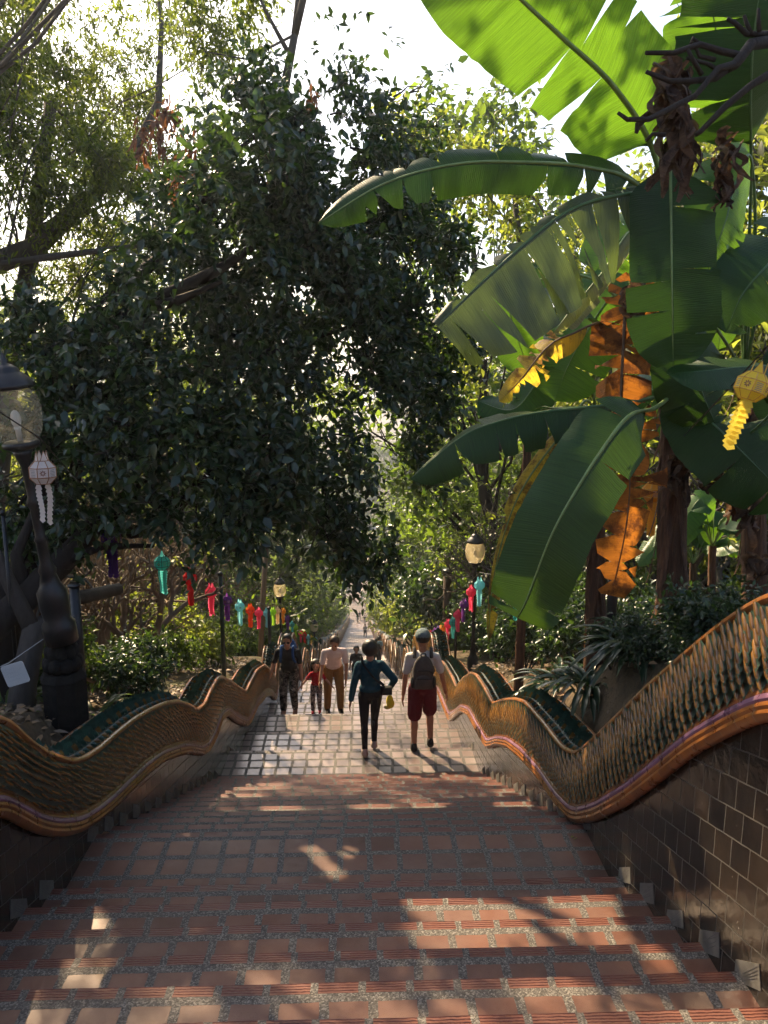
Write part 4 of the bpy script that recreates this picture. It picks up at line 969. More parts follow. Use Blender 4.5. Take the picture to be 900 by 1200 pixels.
# ---- strap-leaved lily clumps
def strap_clump(name,label,loc,n,L,w,seed,mat,group=None):
    rnd=random.Random(seed); root=thing(name,label,'plant',loc,group); mb=MB()
    for k in range(n):
        a=rnd.random()*6.28; r=rnd.uniform(.02,.22); o=V((math.cos(a),math.sin(a),0)); c=o*r; l=L*rnd.uniform(.6,1.15); el=rnd.uniform(.5,1.25); s=V((-o.y,o.x,0)); G=[]
        for i in range(9):
            t=i/8; p=c+o*(l*t*math.cos(el*(1-t*.5)))*1.0+V((0,0,l*(math.sin(el)*t-.75*t*t))); ww=w*(.55+.6*math.sin(math.pi*min(1,t*.75+.1)))*(1 if t<.75 else max(.04,(1-t)/.25)); G.append([p-s*ww+V((0,0,ww*.5)),p,p+s*ww+V((0,0,ww*.5))])
        mb.grid(G,0)
    mb.build('leaf_rosette',[mat],root,True); return root
GL='strap-leaved lily clumps behind the right balustrade'
for i,(x,y,Y,n,L,lab) in enumerate([(742,838,6.3,95,.56,'largest dark strap-leaved lily clump, in the dip of the right balustrade'),(688,852,6.9,80,.52,'strap-leaved lily clump left of the largest one'),(765,815,6.6,80,.54,'strap-leaved lily clump at the foot of the shaggy banana trunk'),(655,850,8.2,40,.5,'small strap-leaved lily clump farthest down behind the right balustrade')]):
    q=px(x,y,Y); q.x=max(q.x,2.3); q.z=zground(q.x,q.y)+.06; strap_clump('lily_clump',lab,q,n,L,.022,100+i,L_STRAP,GL)
GL2='strap-leaved plants behind the left balustrade'
for i,(x,y,lab) in enumerate([(-3.0,6.5,'striped strap-leaved plant beside the dark pedestal'),(-3.5,7.6,'strap-leaved plant among the dry leaves right of the pedestal'),(-2.7,7.9,'strap-leaved plant just behind the left crest'),(-4.6,8.8,'strap-leaved plant farther back among the dry leaves'),(-2.8,5.0,'strap-leaved plant left of the pedestal')]):
    strap_clump('lily_clump',lab,(x,y,zground(x,y)+.02),26,.42,.02,120+i,L_STRAP if i%2 else L_MID,GL2)
# dry leaf litter on the soil
n=9000; xs=np.concatenate([-(2.25+RNG.random(6000)**1.3*6),2.25+RNG.random(3000)*5]); ys=2.5+RNG.random(n)*16
zs=np.array([zground(a,b) for a,b in zip(xs,ys)])+.015+RNG.random(n)*.03
Vv,Ff=leaf_arrays(np.stack([xs,ys,zs],1),RNG.normal(size=(n,3))*np.array([1,1,.25]),np.array([0,0,1.0])+RNG.normal(size=(n,3))*.35,.09*(.5+RNG.random(n)),.05*(.6+.6*RNG.random(n)))
M_LIT=mat_leaf('leaf_litter',(.16,.115,.075),(.12,.08,.04),.12,.6,.7)
lit=link('leaf_litter',np_mesh('leaf_litter',Vv,Ff,[M_LIT])); tag(lit,'dry fallen leaves covering the soil behind the balustrades','leaf litter',kind='stuff')
# a few fallen leaves on the steps
for i,(x,y) in enumerate([(669,985),(118,980)]):
    q=foot(x,y); v_,f_=leaf_arrays(np.array([[0,0,.006]]),np.array([[.8,.5,.1]]),np.array([[0,.1,1.]]),np.array([.07]),np.array([.045]))
    o=link('fallen_leaf',np_mesh('fallen_leaf',v_,f_,[L_YEL if i==0 else L_DRY]),None,q); tag(o,['small green fallen leaf on the wide step near the right balustrade','brown fallen leaf on the wide step near the left balustrade'][i],'fallen leaf')

M_STAIN=mat_plain('black_stain',(.012,.012,.012),.6,.3,30)  # thin discs made for the two dark round stains on the steps
for (x,y),lab in (((446,1057),'small round black stain on a step at the middle of the stairs'),((780,1163),'small round black stain on a near step at the lower right')):
    q=foot(x,y); mb=MB(); mb.lathe([(.020,-.01),(.020,.003),(.016,.005)],n=16); mb.lathe([(.006,.0055),(.006,.007)],n=8); tag(mb.build('round_stain',[M_STAIN],None,False,q),lab,'stain')
# ================================================================== LANTERNS, LAMPS, POSTS, SIGN
def mat_paper(name,col):
    t=NT(name); nz=t.noise(t.pos(),18,3); c=t.mix(t.math('MULTIPLY',nz,.4),col,tuple(q*.75 for q in col)); b=t.bsdf(c,.75,None,.2)
    tl=t.n('ShaderNodeBsdfTranslucent'); tl.inputs[0].default_value=c4(tuple(min(1,q*1.15) for q in col)); m=t.n('ShaderNodeMixShader'); m.inputs[0].default_value=.5
    t.l(b,m.inputs[1]); t.l(tl.outputs[0],m.inputs[2]); return t.end(m.outputs[0])
PAPER={k:mat_paper(k.replace(' ','_')+'_paper',v) for k,v in {'white':(.82,.76,.72),'dark purple':(.10,.035,.22),'teal':(.12,.52,.50),'red':(.62,.03,.03),'pink':(.82,.13,.25),'purple':(.22,.07,.34),'pale blue':(.30,.66,.72),'orange red':(.90,.16,.03),'lime green':(.42,.68,.06),'cream':(.85,.70,.45),'orange':(.90,.42,.04),'yellow':(.86,.70,.10),'amber':(.72,.36,.05),'lilac':(.36,.24,.62),'magenta':(.60,.05,.18),'blue':(.25,.45,.75)}.items()}
M_FRAME=mat_plain('gilt_paper_edge',(.36,.17,.07),.5,.25,30); M_FRAME_G=mat_plain('gold_paper_edge',(.66,.38,.06),.4,.2,30); M_FRAME_D=mat_plain('dark_paper_edge',(.05,.05,.07),.6,.2,30)
M_MOTIF=mat_plain('printed_motif',(.25,.11,.07),.7,.2,40); M_GREYINK=mat_plain('printed_grey',(.35,.33,.33),.7,.1,40)
M_WIRE=mat_plain('black_wire',(.012,.012,.012),.5,.2,30)
def lantern_meshes(colname,detail,tails,seed):
    rnd=random.Random(seed); body=MB(); fr=MB(); crown=MB(); tail=[]; N=8
    ring=lambda r,z,o=0:[V((r*math.cos(2*math.pi*(k+o)/N),r*math.sin(2*math.pi*(k+o)/N),z)) for k in range(N)]
    R4=[ring(.052,-.075),ring(.098,-.125),ring(.098,-.195),ring(.052,-.245)]
    for a,b in zip(R4[:-1],R4[1:]):
        for k in range(N): body.add([a[k],b[k],b[(k+1)%N],a[(k+1)%N]],[(0,1,2,3)])
    body.add(R4[0],[tuple(range(N))]); body.add(R4[3],[tuple(range(N-1,-1,-1))])
    e=.0035
    for rg in R4: fr.tube(rg+[rg[0]],e,4,0,False)
    for k in range(N): fr.tube([r[k]*1.006 for r in R4],e,4,0,False)
    for k in range(4):     # four pointed crown leaves
        a0=2*math.pi*(k+.1)/4;a1=2*math.pi*(k+.9)/4;am=(a0+a1)/2; r=.05
        p=[V((r*math.cos(a0),r*math.sin(a0),-.075)),V((r*math.cos(a1),r*math.sin(a1),-.075)),V((.036*math.cos(am),.036*math.sin(am),.0))]
        crown.add(p,[(0,1,2)]); crown.tube([p[0],p[2],p[1]],e*.9,4,1,False)
    if detail:
        for k in range(N):   # rosette or printed lines on the band
            am=2*math.pi*(k+.5)/N; n_=V((math.cos(am),math.sin(am),0)); s_=V((-n_.y,n_.x,0)); c=n_*.0925+V((0,0,-.16))
            if k%2==0:
                for j in range(8):
                    b=j*math.pi/4; q=s_*math.cos(b)+V((0,0,1))*math.sin(b); w_=s_*math.cos(b+1.57)+V((0,0,1))*math.sin(b+1.57); fr.add([c+q*.004,c+q*.014+w_*.005,c+q*.024,c+q*.014-w_*.005],[(0,1,2,3)],1)
            else:
                for j in range(5):
                    z=.022-.011*j; L=rnd.uniform(.016,.024); fr.add([c+s_*-L+V((0,0,z)),c+s_*L+V((0,0,z)),c+s_*L+V((0,0,z-.004)),c+s_*-L+V((0,0,z-.004))],[(0,1,2,3)],2)
    for k in range(tails):
        a=2*math.pi*(k+.3)/tails; o=V((math.cos(a),math.sin(a),0))*.034; s_=V((-math.sin(a),math.cos(a),0)); Lt=.31*rnd.uniform(.86,1.0); n=9
        for j in range(n):          # overlapping notched paper leaves
            tl_=tl_ if j else MB(); z0=-.245-Lt*j/n; z1=-.245-Lt*(j+1.55)/n; w0=.022*(1-.1*j/n); w1=.036*(1-.15*j/n); sw=o*(1+.25*math.sin(j*.6+k)); 
            tl_.add([sw+s_*-w0+V((0,0,z0)),sw+s_*w0+V((0,0,z0)),sw+s_*w1*1.25+V((0,0,z1+.012))+o*.04,sw+V((0,0,z1-.008))+o*.05,sw-s_*w1*1.25+V((0,0,z1+.012))+o*.04],[(0,4,3,2,1)])
        tail.append(tl_)
    return body,fr,crown,tail
LCACHE={}
def lantern(col,label,loc,group,rz=0,detail=False,tails=3,tilt=(0,0),scale=1.0,frame=None):
    root=thing('paper_lantern',label,'paper lantern',loc,group,rz); root.rotation_euler=(tilt[0],tilt[1],rz); root.scale=(scale,)*3
    key=(col,detail,tails)
    fm=frame or (M_FRAME if col in('white','cream') else M_FRAME_G if col in ('yellow','amber','orange') else M_FRAME_D if col in('teal','dark purple','purple') else PAPER[col])
    if key not in LCACHE:
        b,f,c,t=lantern_meshes(col,detail,tails,len(LCACHE)+3)
        ob=[b.build('lantern_body',[PAPER[col]],root),f.build('frame',[fm,M_MOTIF,M_GREYINK],root),c.build('crown_point',[PAPER[col],fm],root)]+[q.build('tail',[PAPER[col]],root) for q in t]
        h=MB(); h.tube([V((0,0,-.07)),V((0,0,.09))],.0025,4); ob.append(h.build('hanger',[M_WIRE],root))
        LCACHE[key]=[(o.name.split('.')[0],o.data) for o in ob]
    else:
        for n_,me in LCACHE[key]: link(n_,me,root)
    return root
GLL='paper lanterns strung along the left side'; GLR='paper lanterns strung along the right side'
XL=-2.32
LL=[('white',48,528),('dark purple',129,612),('teal',189,645),('red',222,665),('pink',247,683),('purple',265.6,694),('pale blue',280.6,702),('orange red',293,707),('pink',303,711),('pale blue',312.6,712),('lime green',319.5,711),('cream',325,710),('orange',331.5,711),('purple',336.8,720),('teal',342,727),('lime green',346.5,731),('pink',352.5,738),('red',357,740),('pale blue',361,743),('yellow',365,743),('blue',370,746),('orange red',376,749)]
tops=[]
names=[c for c,_,_ in LL]
for i,(c,x,y) in enumerate(LL):
    q=pxX(x,y,XL if i>1 else (-2.2 if i==0 else -2.36)); tops.append(q)
    lab={0:'large white paper lantern with printed panels hanging under the leaning lamp',1:'dark purple lantern half hidden in leaves left of the teal lantern',2:'teal paper lantern nearest the camera in the left row, left of the red one'}.get(i,f'{c} paper lantern of the left row, between the {names[i-1]} and the {names[i+1] if i+1<len(names) else "last"} ones')
    if i==len(LL)-1: lab='last orange red paper lantern at the far end of the left row'
    lantern(c,lab,q,GLL,rz=i*.5,detail=(i<8),tails=2 if i==0 else 3+(i%2))
def wire(label,pts,r=.006):
    mb=MB(); P=[]
    for a,b in zip(pts[:-1],pts[1:]):
        for k in range(6):
            t=k/6; P.append(Vector(a).lerp(Vector(b),t)-V((0,0,.05*(b-a).length*.12*4*t*(1-t))))
    P.append(Vector(pts[-1])); o=mb; mb.tube(P,r,4,0); w_=mb.build('wire',[M_WIRE]); return tag(w_,label,'wire')
wire('thin black wire carrying the left row of paper lanterns',[V((-2.5,2,1.2)),tops[0]+V((0,0,.09)),tops[1]+V((0,0,.09))]+[t+V((0,0,.09)) for t in tops[2:]]+[tops[-1]+V((.1,6,-1.6))])
XR=2.40
RR=[('pale blue',562,676),('pink',552.4,685),('purple',544,700),('pink',536.6,713),('teal',531,722),('pink',525.3,725),('orange',519,729),('lilac',514,733),('purple',509.5,735),('magenta',505.5,738),('teal',501.5,741)]
topr=[]; names=[c for c,_,_ in RR]
yl=pxX(893,424,2.30); lantern('yellow','bright yellow paper lantern swinging at the right edge among banana leaves',yl,GLR,rz=.4,detail=True,tails=2,tilt=(.12,.30),scale=.86)
am=pxX(767,556,2.75); lantern('amber','amber brown paper lantern hanging in front of the shaggy banana trunk',am,GLR,rz=.2,detail=True,tails=2,tilt=(0,0))
te=pxX(604,682,2.4); lantern('teal','small teal paper lantern hanging below the tip of the big banana leaf',te,GLR,rz=.2,tails=3)
for i,(c,x,y) in enumerate(RR):
    q=pxX(x,y,XR); topr.append(q)
    lab=f'{c} paper lantern of the right row, ' + (f'between the {names[i-1]} and the {names[i+1]} ones' if 0<i<len(RR)-1 else ('nearest, just right of the lamp post' if i==0 else 'the last one beside the cap-wearing man'))
    lantern(c,lab,q,GLR,rz=i*.7,tails=3)
wire('thin black wire carrying the right row of paper lanterns',[V((2.5,1.5,1.3)),yl+V((.03,0,.09)),am+V((0,0,.09)),te+V((0,0,.09))]+[t+V((0,0,.09)) for t in topr]+[topr[-1]+V((0,8,-2.2))])

# ---- street lamps
M_IRON=mat_plain('black_painted_iron',(.012,.012,.013),.38,.3,25,.001); M_GREENP=mat_plain('dark_green_painted_steel',(.012,.03,.02),.4,.25,20); M_WOODP=mat_bark('weathered_pole_wood',(.05,.034,.024),(.13,.095,.07))
M_BULB=mat_plain('white_bulb_glass',(.8,.8,.78),.3,.03,5)
def mat_globe(nm='ribbed_lamp_glass',clear=.58,tint=(.95,.82,.55,1)):
    t=NT(nm); nz=t.noise(t.pos(),9,3); c=t.ramp(nz,[(.3,(.55,.45,.28)),(.7,(.80,.72,.55))])
    gl=t.bsdf(c,.18,None,.6); tl=t.n('ShaderNodeBsdfTranslucent'); tl.inputs[0].default_value=tint; m=t.n('ShaderNodeMixShader'); m.inputs[0].default_value=.6; t.l(gl,m.inputs[1]); t.l(tl.outputs[0],m.inputs[2])
    tr=t.n('ShaderNodeBsdfTransparent'); tr.inputs[0].default_value=(.95,.93,.86,1); m2=t.n('ShaderNodeMixShader'); m2.inputs[0].default_value=clear; t.l(m.outputs[0],m2.inputs[1]); t.l(tr.outputs[0],m2.inputs[2]); return t.end(m2.outputs[0])
M_GLOBE=mat_globe(); M_GLOBE2=mat_globe('clear_lamp_glass',.80,(.75,.72,.62,1))
def lamp(label,base,top,group,lean=None,proto=[None],glass=None):
    """base: foot of the post, top: tip of the finial"""
    H=(top-base).length; root=thing('street_lamp',label,'street lamp',base,group)
    ax=(top-base).normalized(); q=V((0,0,1)).rotation_difference(ax); root.rotation_mode='QUATERNION'; root.rotation_quaternion=q
    k=H/2.8
    g0=H-.70
    if proto[0] is None or abs(H-proto[0][0])>1e-3:
        mb=MB(); mb.lathe([(.13,-.1),(.13,.06),(.10,.10),(.115,.20),(.115,.34),(.08,.40),(.06,.48),(.07,.52),(.045,.58),(.042,.75),(.052,.77),(.038,.80),(.034,g0-.5),(.045,g0-.47),(.045,g0-.43),(.032,g0-.40),(.034,g0-.16),(.06,g0-.08),(.075,g0-.03)],n=14); mb.build('post',[M_IRON],root,True)
        mb=MB(); mb.lathe([(.075,g0-.035),(.135,g0-.005),(.135,g0+.02),(.12,g0+.035)],n=18); mb.build('collar',[M_IRON],root,True)
        mb=MB(); prof=[(.125,.03),(.165,.09),(.190,.18),(.196,.27),(.185,.35),(.158,.415),(.13,.43)]
        vs=[];N=48;fs=[]
        for r,z in prof:
            for j in range(N):
                a=2*math.pi*j/N; rr=r*(1+.018*math.cos(a*8)); vs.append((rr*math.cos(a),rr*math.sin(a),g0+z))
        for i in range(len(prof)-1):
            for j in range(N): fs.append((i*N+j,i*N+(j+1)%N,(i+1)*N+(j+1)%N,(i+1)*N+j))
        mb.add(vs,fs); mb.build('glass_globe',[glass or M_GLOBE],root,True)
        mb=MB(); mb.lathe([(.165,.425),(.185,.44),(.172,.465),(.15,.50),(.105,.54),(.09,.555),(.085,.575),(.05,.60),(.022,.615),(.03,.635),(.018,.65),(.012,.68),(.002,.70)],(0,0,g0),n=18); mb.build('cap',[M_IRON],root,True)
        mb=MB(); mb.lathe([(.02,.03),(.022,.12),(.03,.14)],(0,0,g0),10); mb.ell((0,0,g0+.20),(.038,.038,.07),10,8); mb.build('bulb',[M_BULB],root,True)
    return root
GLA='black iron globe lamps beside the stairs'
b=px(557,790,15.0); tp_=px(558,621,14.93); b.x=tp_.x; b.z=min(b.z,zground(b.x,b.y)+.1)
lamp('black iron lamp with amber lit globe standing on the right',V((tp_.x,b.y,b.z)),V((tp_.x,b.y,tp_.z)),GLA)
tp_=px(327.5,674,23.5); lamp('small black iron lamp with pale globe on the left behind the lantern row',V((tp_.x,23.5,tp_.z-2.8)),tp_,GLA)
tp_=px(368,724,36); lamp('tiny far black lamp between the man in black shirt and the man in pale pink',V((tp_.x,36,tp_.z-2.8)),tp_,GLA)
bs=px(70,738,6.05); tp_=px(2,412,5.85); lamp('leaning black iron lamp with clear globe close at the left edge',bs,tp_,GLA,glass=M_GLOBE2)
# dark stone pedestal under it
def pedestal():
    c=px(80,862,6.15); c.z-=.05; root=thing('stone_pedestal','blackened stone pedestal with bulbous carved top at the left lamp','pedestal',c); root.rotation_euler=(0,0,R(24)); M=mat_plain('blackened_stone',(.011,.010,.009),.85,.5,14,.012,.2)
    mb=MB()
    def tier(z0,z1,a,b,mbx):
        vs=[]
        for z,h in ((z0,a),(z1,b)):
            for k in range(8):
                an=math.pi/8+math.pi/4*k; sq=V((math.cos(an),math.sin(an),0)); m_=max(abs(sq.x),abs(sq.y)); qq=sq/m_*h*(.93+.07*m_)
                vs.append((qq.x,qq.y,z))
        mbx.add(vs,[(k,(k+1)%8,8+(k+1)%8,8+k) for k in range(8)]+[tuple(range(7,-1,-1)),tuple(range(8,16))])
    tier(-.3,.57,.165,.172,mb); tier(.573,.63,.178,.15,mb); mb.build('plinth',[M],root)
    mb=MB()
    for z,r in ((.70,.135),(.80,.115),(.90,.085)):
        for k in range(9):
            a=k*2*math.pi/9+z*4; mb.ell((math.cos(a)*r*.72,math.sin(a)*r*.72,z),(r*.52,r*.52,.075),9,6)
        mb.ell((0,0,z),(r,r,.08),14,8)
    mb.lathe([(.075,.93),(.09,.97),(.06,1.0),(.065,1.04),(.04,1.08)],n=12); mb.build('carved_top',[M],root,True)
pedestal()
# ---- plain posts
def post(label,p0,p1,r,mat,extra=None,name='post'):
    root=thing(name,label,'post',p0); mb=MB(); d=p1-p0; mb.tube([V((0,0,-.4)),d*.5,d],[r,r,r*.96],12,0); mb.build('shaft',[mat],root,True)
    mb=MB(); L=d.length; mb.tube([d*.985,d*1.0,d*1.012],[r*1.25,r*1.25,r*.6],12,0); mb.build('cap',[M_IRON],root,True); return root
def vpost(label,x,y,Y,top,r,mat,name='post'):
    a=px(x,y,Y); b=px(x,top,Y); b=V((a.x,Y,b.z)); a.z=min(a.z,zground(a.x,a.y)+.1); return post(label,a,b,r,mat,name=name)
vpost('slender dark green post behind the left balustrade, beside the pink lantern',262.5,786,12.3,672,.035,M_GREENP)
vpost('thin dark post below the pale blue lanterns',316.5,772,18,712,.035,M_IRON)
vpost('black post right of the pedestal',92,756,6.6,685,.045,M_IRON)
vpost('thin dark pole at the left edge',14,720,6.9,600,.018,M_IRON)
vpost('square black post between the two banana trunks',712,800,6.9,640,.05,M_IRON)
vpost('weathered wooden pole behind the right lanterns',523,775,24,668,.14,M_WOODP)
vpost('thin dark post under the right lanterns',533.5,775,19.5,738,.035,M_IRON)
a=px(303,790,20); b_=px(312,640,20); post('tan wooden pole leaning behind the left lanterns',a,b_,.07,B_TAN)
# small white sign on a cord
def sign():
    c=px(18,790,5.6); root=thing('hanging_sign','small white handwritten board tied to a cord at the left edge','sign',c); M=mat_plain('white_board',(.62,.62,.60),.6,.08,6); mb=MB(); w,h=.088,.085
    pts=[]
    for cx_,cz_,a0 in ((w-.018,h-.018,0),(-w+.018,h-.018,90),(-w+.018,-h+.018,180),(w-.018,-h+.018,270)):
        for k in range(5): an=R(a0+k*22.5); pts.append((cx_+.018*math.cos(an),cz_+.018*math.sin(an)))
    n=len(pts); mb.add([(x,-.004,z) for x,z in pts]+[(x,.004,z) for x,z in pts],[tuple(range(n-1,-1,-1)),tuple(range(n,2*n))]+[(k,(k+1)%n,n+(k+1)%n,n+k) for k in range(n)]); root.rotation_euler=(0,R(-17),0); mb.build('board',[M],root)
    rnd=random.Random(5); mb=MB()
    for r_ in range(4):
        z=.05-.03*r_; x=-.06
        while x<.05:
            l=rnd.uniform(.006,.016); P=[V((x+l*k/3,-.0065,z+rnd.uniform(-.006,.006))) for k in range(4)]; mb.tube(P,.0009,3,0,False); x+=l+rnd.uniform(.004,.010)
    mb.build('lettering',[mat_plain('faded_ink',(.42,.42,.43),.8,.1,9)],root)
    return c
sc_=sign()
mbw=MB(); mbw.tube([px(-30,795,5.62),px(10,777,5.62),px(52,748,6.0)],.004,5,0); tag(mbw.build('cord',[mat_plain('grey_cord',(.35,.35,.34),.7,.1,9)]),'grey cord holding the small white sign','cord')
# ================================================================== PEOPLE
SKIN=[mat_plain('warm_skin',(.42,.23,.15),.5,.08,9),mat_plain('tanned_skin',(.36,.18,.11),.5,.08,9),mat_plain('fair_skin',(.50,.30,.22),.5,.08,9)]
M_HAIR=mat_plain('dark_hair',(.012,.009,.008),.45,.4,60,.003); M_HAIRB=mat_plain('brown_hair',(.045,.024,.014),.5,.4,60,.003); M_EYE=mat_plain('dark_glass',(.006,.006,.007),.2,.1,9); M_LIP=mat_plain('lip',(.32,.11,.09),.5,.1,9)
CL={}
def cloth(name,col,rough=.85):
    if name not in CL:
        t=NT(name); P=t.coord('Object'); n1=t.noise(P,9,4,.6); n2=t.noise(P,120,2); c=t.mix(t.math('MULTIPLY',n1,.55),tuple(min(1,q*1.12) for q in col),tuple(q*.72 for q in col))
        CL[name]=t.end(t.bsdf(c,rough,t.bump(t.math('ADD',t.math('MULTIPLY',n1,1.0),t.math('MULTIPLY',n2,.08)),.9,.03),.25))
    return CL[name]
def cloth_pattern(name,stops,scale):
    if name not in CL:
        t=NT(name); P=t.coord('Object'); n1=t.noise(P,scale,2,.5); q=t.n('ShaderNodeValToRGB'); t.l(n1,q.inputs[0]); q.color_ramp.interpolation='CONSTANT'; e=q.color_ramp.elements
        while len(e)<len(stops): e.new(.5)
        for el,(p_,c) in zip(e,stops): el.position=p_; el.color=c4(c)
        CL[name]=t.end(t.bsdf(q.outputs[0],.85,t.bump(t.noise(P,9,4),.9,.03),.2))
    return CL[name]
def remeshed(name,mb,mat,parent,vox,smooth=3):
    me=bpy.data.meshes.new(name+'_raw'); me.from_pydata(mb.v,[],mb.f); o=bpy.data.objects.new('raw',me); COL.objects.link(o)
    r=o.modifiers.new('r','REMESH'); r.mode='VOXEL'; r.voxel_size=vox; s=o.modifiers.new('s','SMOOTH'); s.factor=.5; s.iterations=smooth
    dg=bpy.context.evaluated_depsgraph_get(); dg.update(); nm=bpy.data.meshes.new_from_object(o.evaluated_get(dg)); bpy.data.objects.remove(o); bpy.data.meshes.remove(me)
    nm.name=name; nm.materials.clear(); nm.materials.append(mat); nm.polygons.foreach_set('use_smooth',[True]*len(nm.polygons)); return link(name,nm,parent)
def cap(mb,a,b,ra,rb,n=10):
    a=Vector(a);b=Vector(b);d=(b-a).normalized(); P=[];Rr=[]
    for t in (-.95,-.6,0): P.append(a+d*ra*t); Rr.append(ra*math.sqrt(max(.02,1-t*t)))
    for t in (0,.6,.95): P.append(b+d*rb*t); Rr.append(rb*math.sqrt(max(.02,1-t*t)))
    mb.tube(P,Rr,n)
def person(label,foot_,face,H,lean=0,nod=0,turn=0,legs=((0,0,3),(0,0,3)),arms=((5,8,15,0),(5,8,15,0)),skin=0,top=None,top_sleeve='short',bottom=None,bottom_len=1.0,shoes=None,hair='short',haircol=None,cap_=None,extras=(),group=None,vox=.010,wide=1.0,female=False,lift=0.0,child=False,rx=0):
    """x right, y forward, z up in the person's own frame; legs (thigh, knee, spread), arms (swing, spread, elbow, inward) in degrees, left first"""
    f=vox/.010; root=thing('person',label,'person',foot_,group); root.rotation_euler=(0,0,face)
    hd=.068*H if not child else .098*H
    u=V((0,math.sin(R(lean)),math.cos(R(lean)))); fw=V((0,math.cos(R(lean)),-math.sin(R(lean)))); X_=V((1,0,0))
    pel=V((0,0,.53*H)); hipw=.052*H*wide; J={}
    low=9
    for i,sg in enumerate((-1,1)):
        th,kn,ab=legs[i]; h=pel+X_*sg*hipw
        d1=V((sg*math.sin(R(ab)),math.sin(R(th)),-math.cos(R(th)))).normalized(); k=h+d1*.245*H
        d2=V((sg*math.sin(R(ab))*.4,math.sin(R(th-kn)),-math.cos(R(th-kn)))).normalized(); a=k+d2*.235*H; J[i]=(h,k,a,d2); low=min(low,a.z-.046*H)
    sh=V((0,0,-low+lift)); pel=pel+sh
    for i in J: h,k,a,d2=J[i]; J[i]=(h+sh,k+sh,a+sh,d2)
    chest=pel+u*.20*H; neck=pel+u*.305*H; shw=(.108 if not female else .096)*H*wide
    if child: shw*=.95
    hup=V((math.sin(R(turn))*math.sin(R(nod)),math.sin(R(lean*.6+nod))*math.cos(R(turn)),math.cos(R(lean*.6+nod)))).normalized(); hc=neck+u*.035*H+hup*hd*1.05
    hf=V((math.sin(R(turn)),math.cos(R(turn)),0)); hf=(hf-hup*hf.dot(hup)).normalized(); hx=hf.cross(hup).normalized(); HM=Matrix((hx,hf,hup)).transposed()
    A={}
    for i,sg in enumerate((-1,1)):
        sw,ab,el,inn=arms[i]; s0=neck-u*.042*H+X_*sg*shw
        d1=(V((sg*math.sin(R(ab)),math.sin(R(sw))*math.cos(R(ab)),-math.cos(R(sw))*math.cos(R(ab))))).normalized(); e=s0+d1*.170*H
        d2=(V((sg*math.sin(R(ab-inn)),math.sin(R(sw+el))*math.cos(R(ab-inn)),-math.cos(R(sw+el))*math.cos(R(ab-inn))))).normalized(); w=e+d2*.150*H; A[i]=(s0,e,w,d2,sg)
    # --- body, one surface
    b=MB(); TM=Matrix((X_,fw,u)).transposed()
    b.ell(pel+u*.03*H,(.088*H*wide,.062*H,.075*H),14,10,M=TM); b.ell(pel+u*.13*H,(.074*H*wide,.054*H,.10*H),14,10,M=TM); b.ell(pel+u*.225*H,(.092*H*wide,.062*H,.09*H),14,10,M=TM)
    cap(b,neck-u*.038*H-X_*shw*.8,neck-u*.038*H+X_*shw*.8,.031*H,.031*H); b.ell(neck-u*.022*H,(.062*H*wide,.034*H,.030*H),12,8,M=TM); cap(b,neck-u*.03*H,hc-hup*hd*.3,.034*H,.032*H)
    for i in J:
        h,k,a,d2=J[i]; cap(b,h,k,.050*H,.034*H); cap(b,k,a,.033*H,.022*H); cal=k.lerp(a,.3)-V((0,.008*H,0)); b.ell(cal,(.031*H,.035*H,.07*H)); 
        fd=V((0,1,0)); 
        if legs[i][1]>45: fd=V((0,.5,-.85))
        cap(b,a+V((0,-.01*H,-.022*H)),a+fd*.085*H+V((0,0,-.030*H)),.024*H,.020*H)
    for i in A:
        s0,e,w,d2,sg=A[i]; cap(b,s0,e,.030*H,.023*H); cap(b,e,w,.023*H,.016*H)
        hdn=d2; side=V((1,0,0))*sg; side=(side-hdn*side.dot(hdn)).normalized(); pn=hdn.cross(side).normalized()
        PM=Matrix((pn,side,hdn)).transposed(); b.ell(w+hdn*.035*H,(.024*H,.012*H,.034*H),10,8,M=PM)
        if vox<.013:
            for q,(o,L) in enumerate(((-.016,.040),(-.0055,.046),(.005,.043),(.0145,.033))):
                p0=w+hdn*.058*H+pn*o*H; p1=p0+hdn*L*.55*H-side*.004*H; p2=p1+hdn*L*.45*H-side*.010*H; cap(b,p0,p1,.0055*H,.0052*H,6); cap(b,p1,p2,.0052*H,.0045*H,6)
            t0=w+hdn*.022*H+pn*.020*H*1; cap(b,t0,t0+(hdn*.7+pn*.55).normalized()*.034*H,.007*H,.0055*H,6)
    b.ell(hc,(hd*.74,hd*.92,hd*1.0),14,10,M=HM); b.ell(hc+hf*hd*.22-hup*hd*.55,(hd*.52,hd*.58,hd*.46),12,8,M=HM)
    b.ell(hc+hf*hd*.93-hup*hd*.12,(hd*.13,hd*.2,hd*.25),8,6,M=HM)
    for sg in (-1,1): b.ell(hc+hx*sg*hd*.76-hup*hd*.08,(hd*.08,hd*.18,hd*.25),8,6,M=HM)
    body=remeshed('body',b,SKIN[skin],root,vox*.8,2)
    # --- face
    if vox<.013:
        e=MB()
        for sg in (-1,1): e.ell(hc+hf*hd*.84+hx*sg*hd*.30+hup*hd*.02,(hd*.11,hd*.06,hd*.055),8,6,M=HM); e.ell(hc+hf*hd*.86+hx*sg*hd*.30+hup*hd*.19,(hd*.17,hd*.05,hd*.035),8,6,M=HM)
        e.build('eyes',[M_EYE],root,True); e=MB(); e.ell(hc+hf*hd*.80-hup*hd*.52,(hd*.20,hd*.05,hd*.06),8,6,M=HM); e.build('mouth',[M_LIP],root,True)
    hm=haircol or M_HAIR
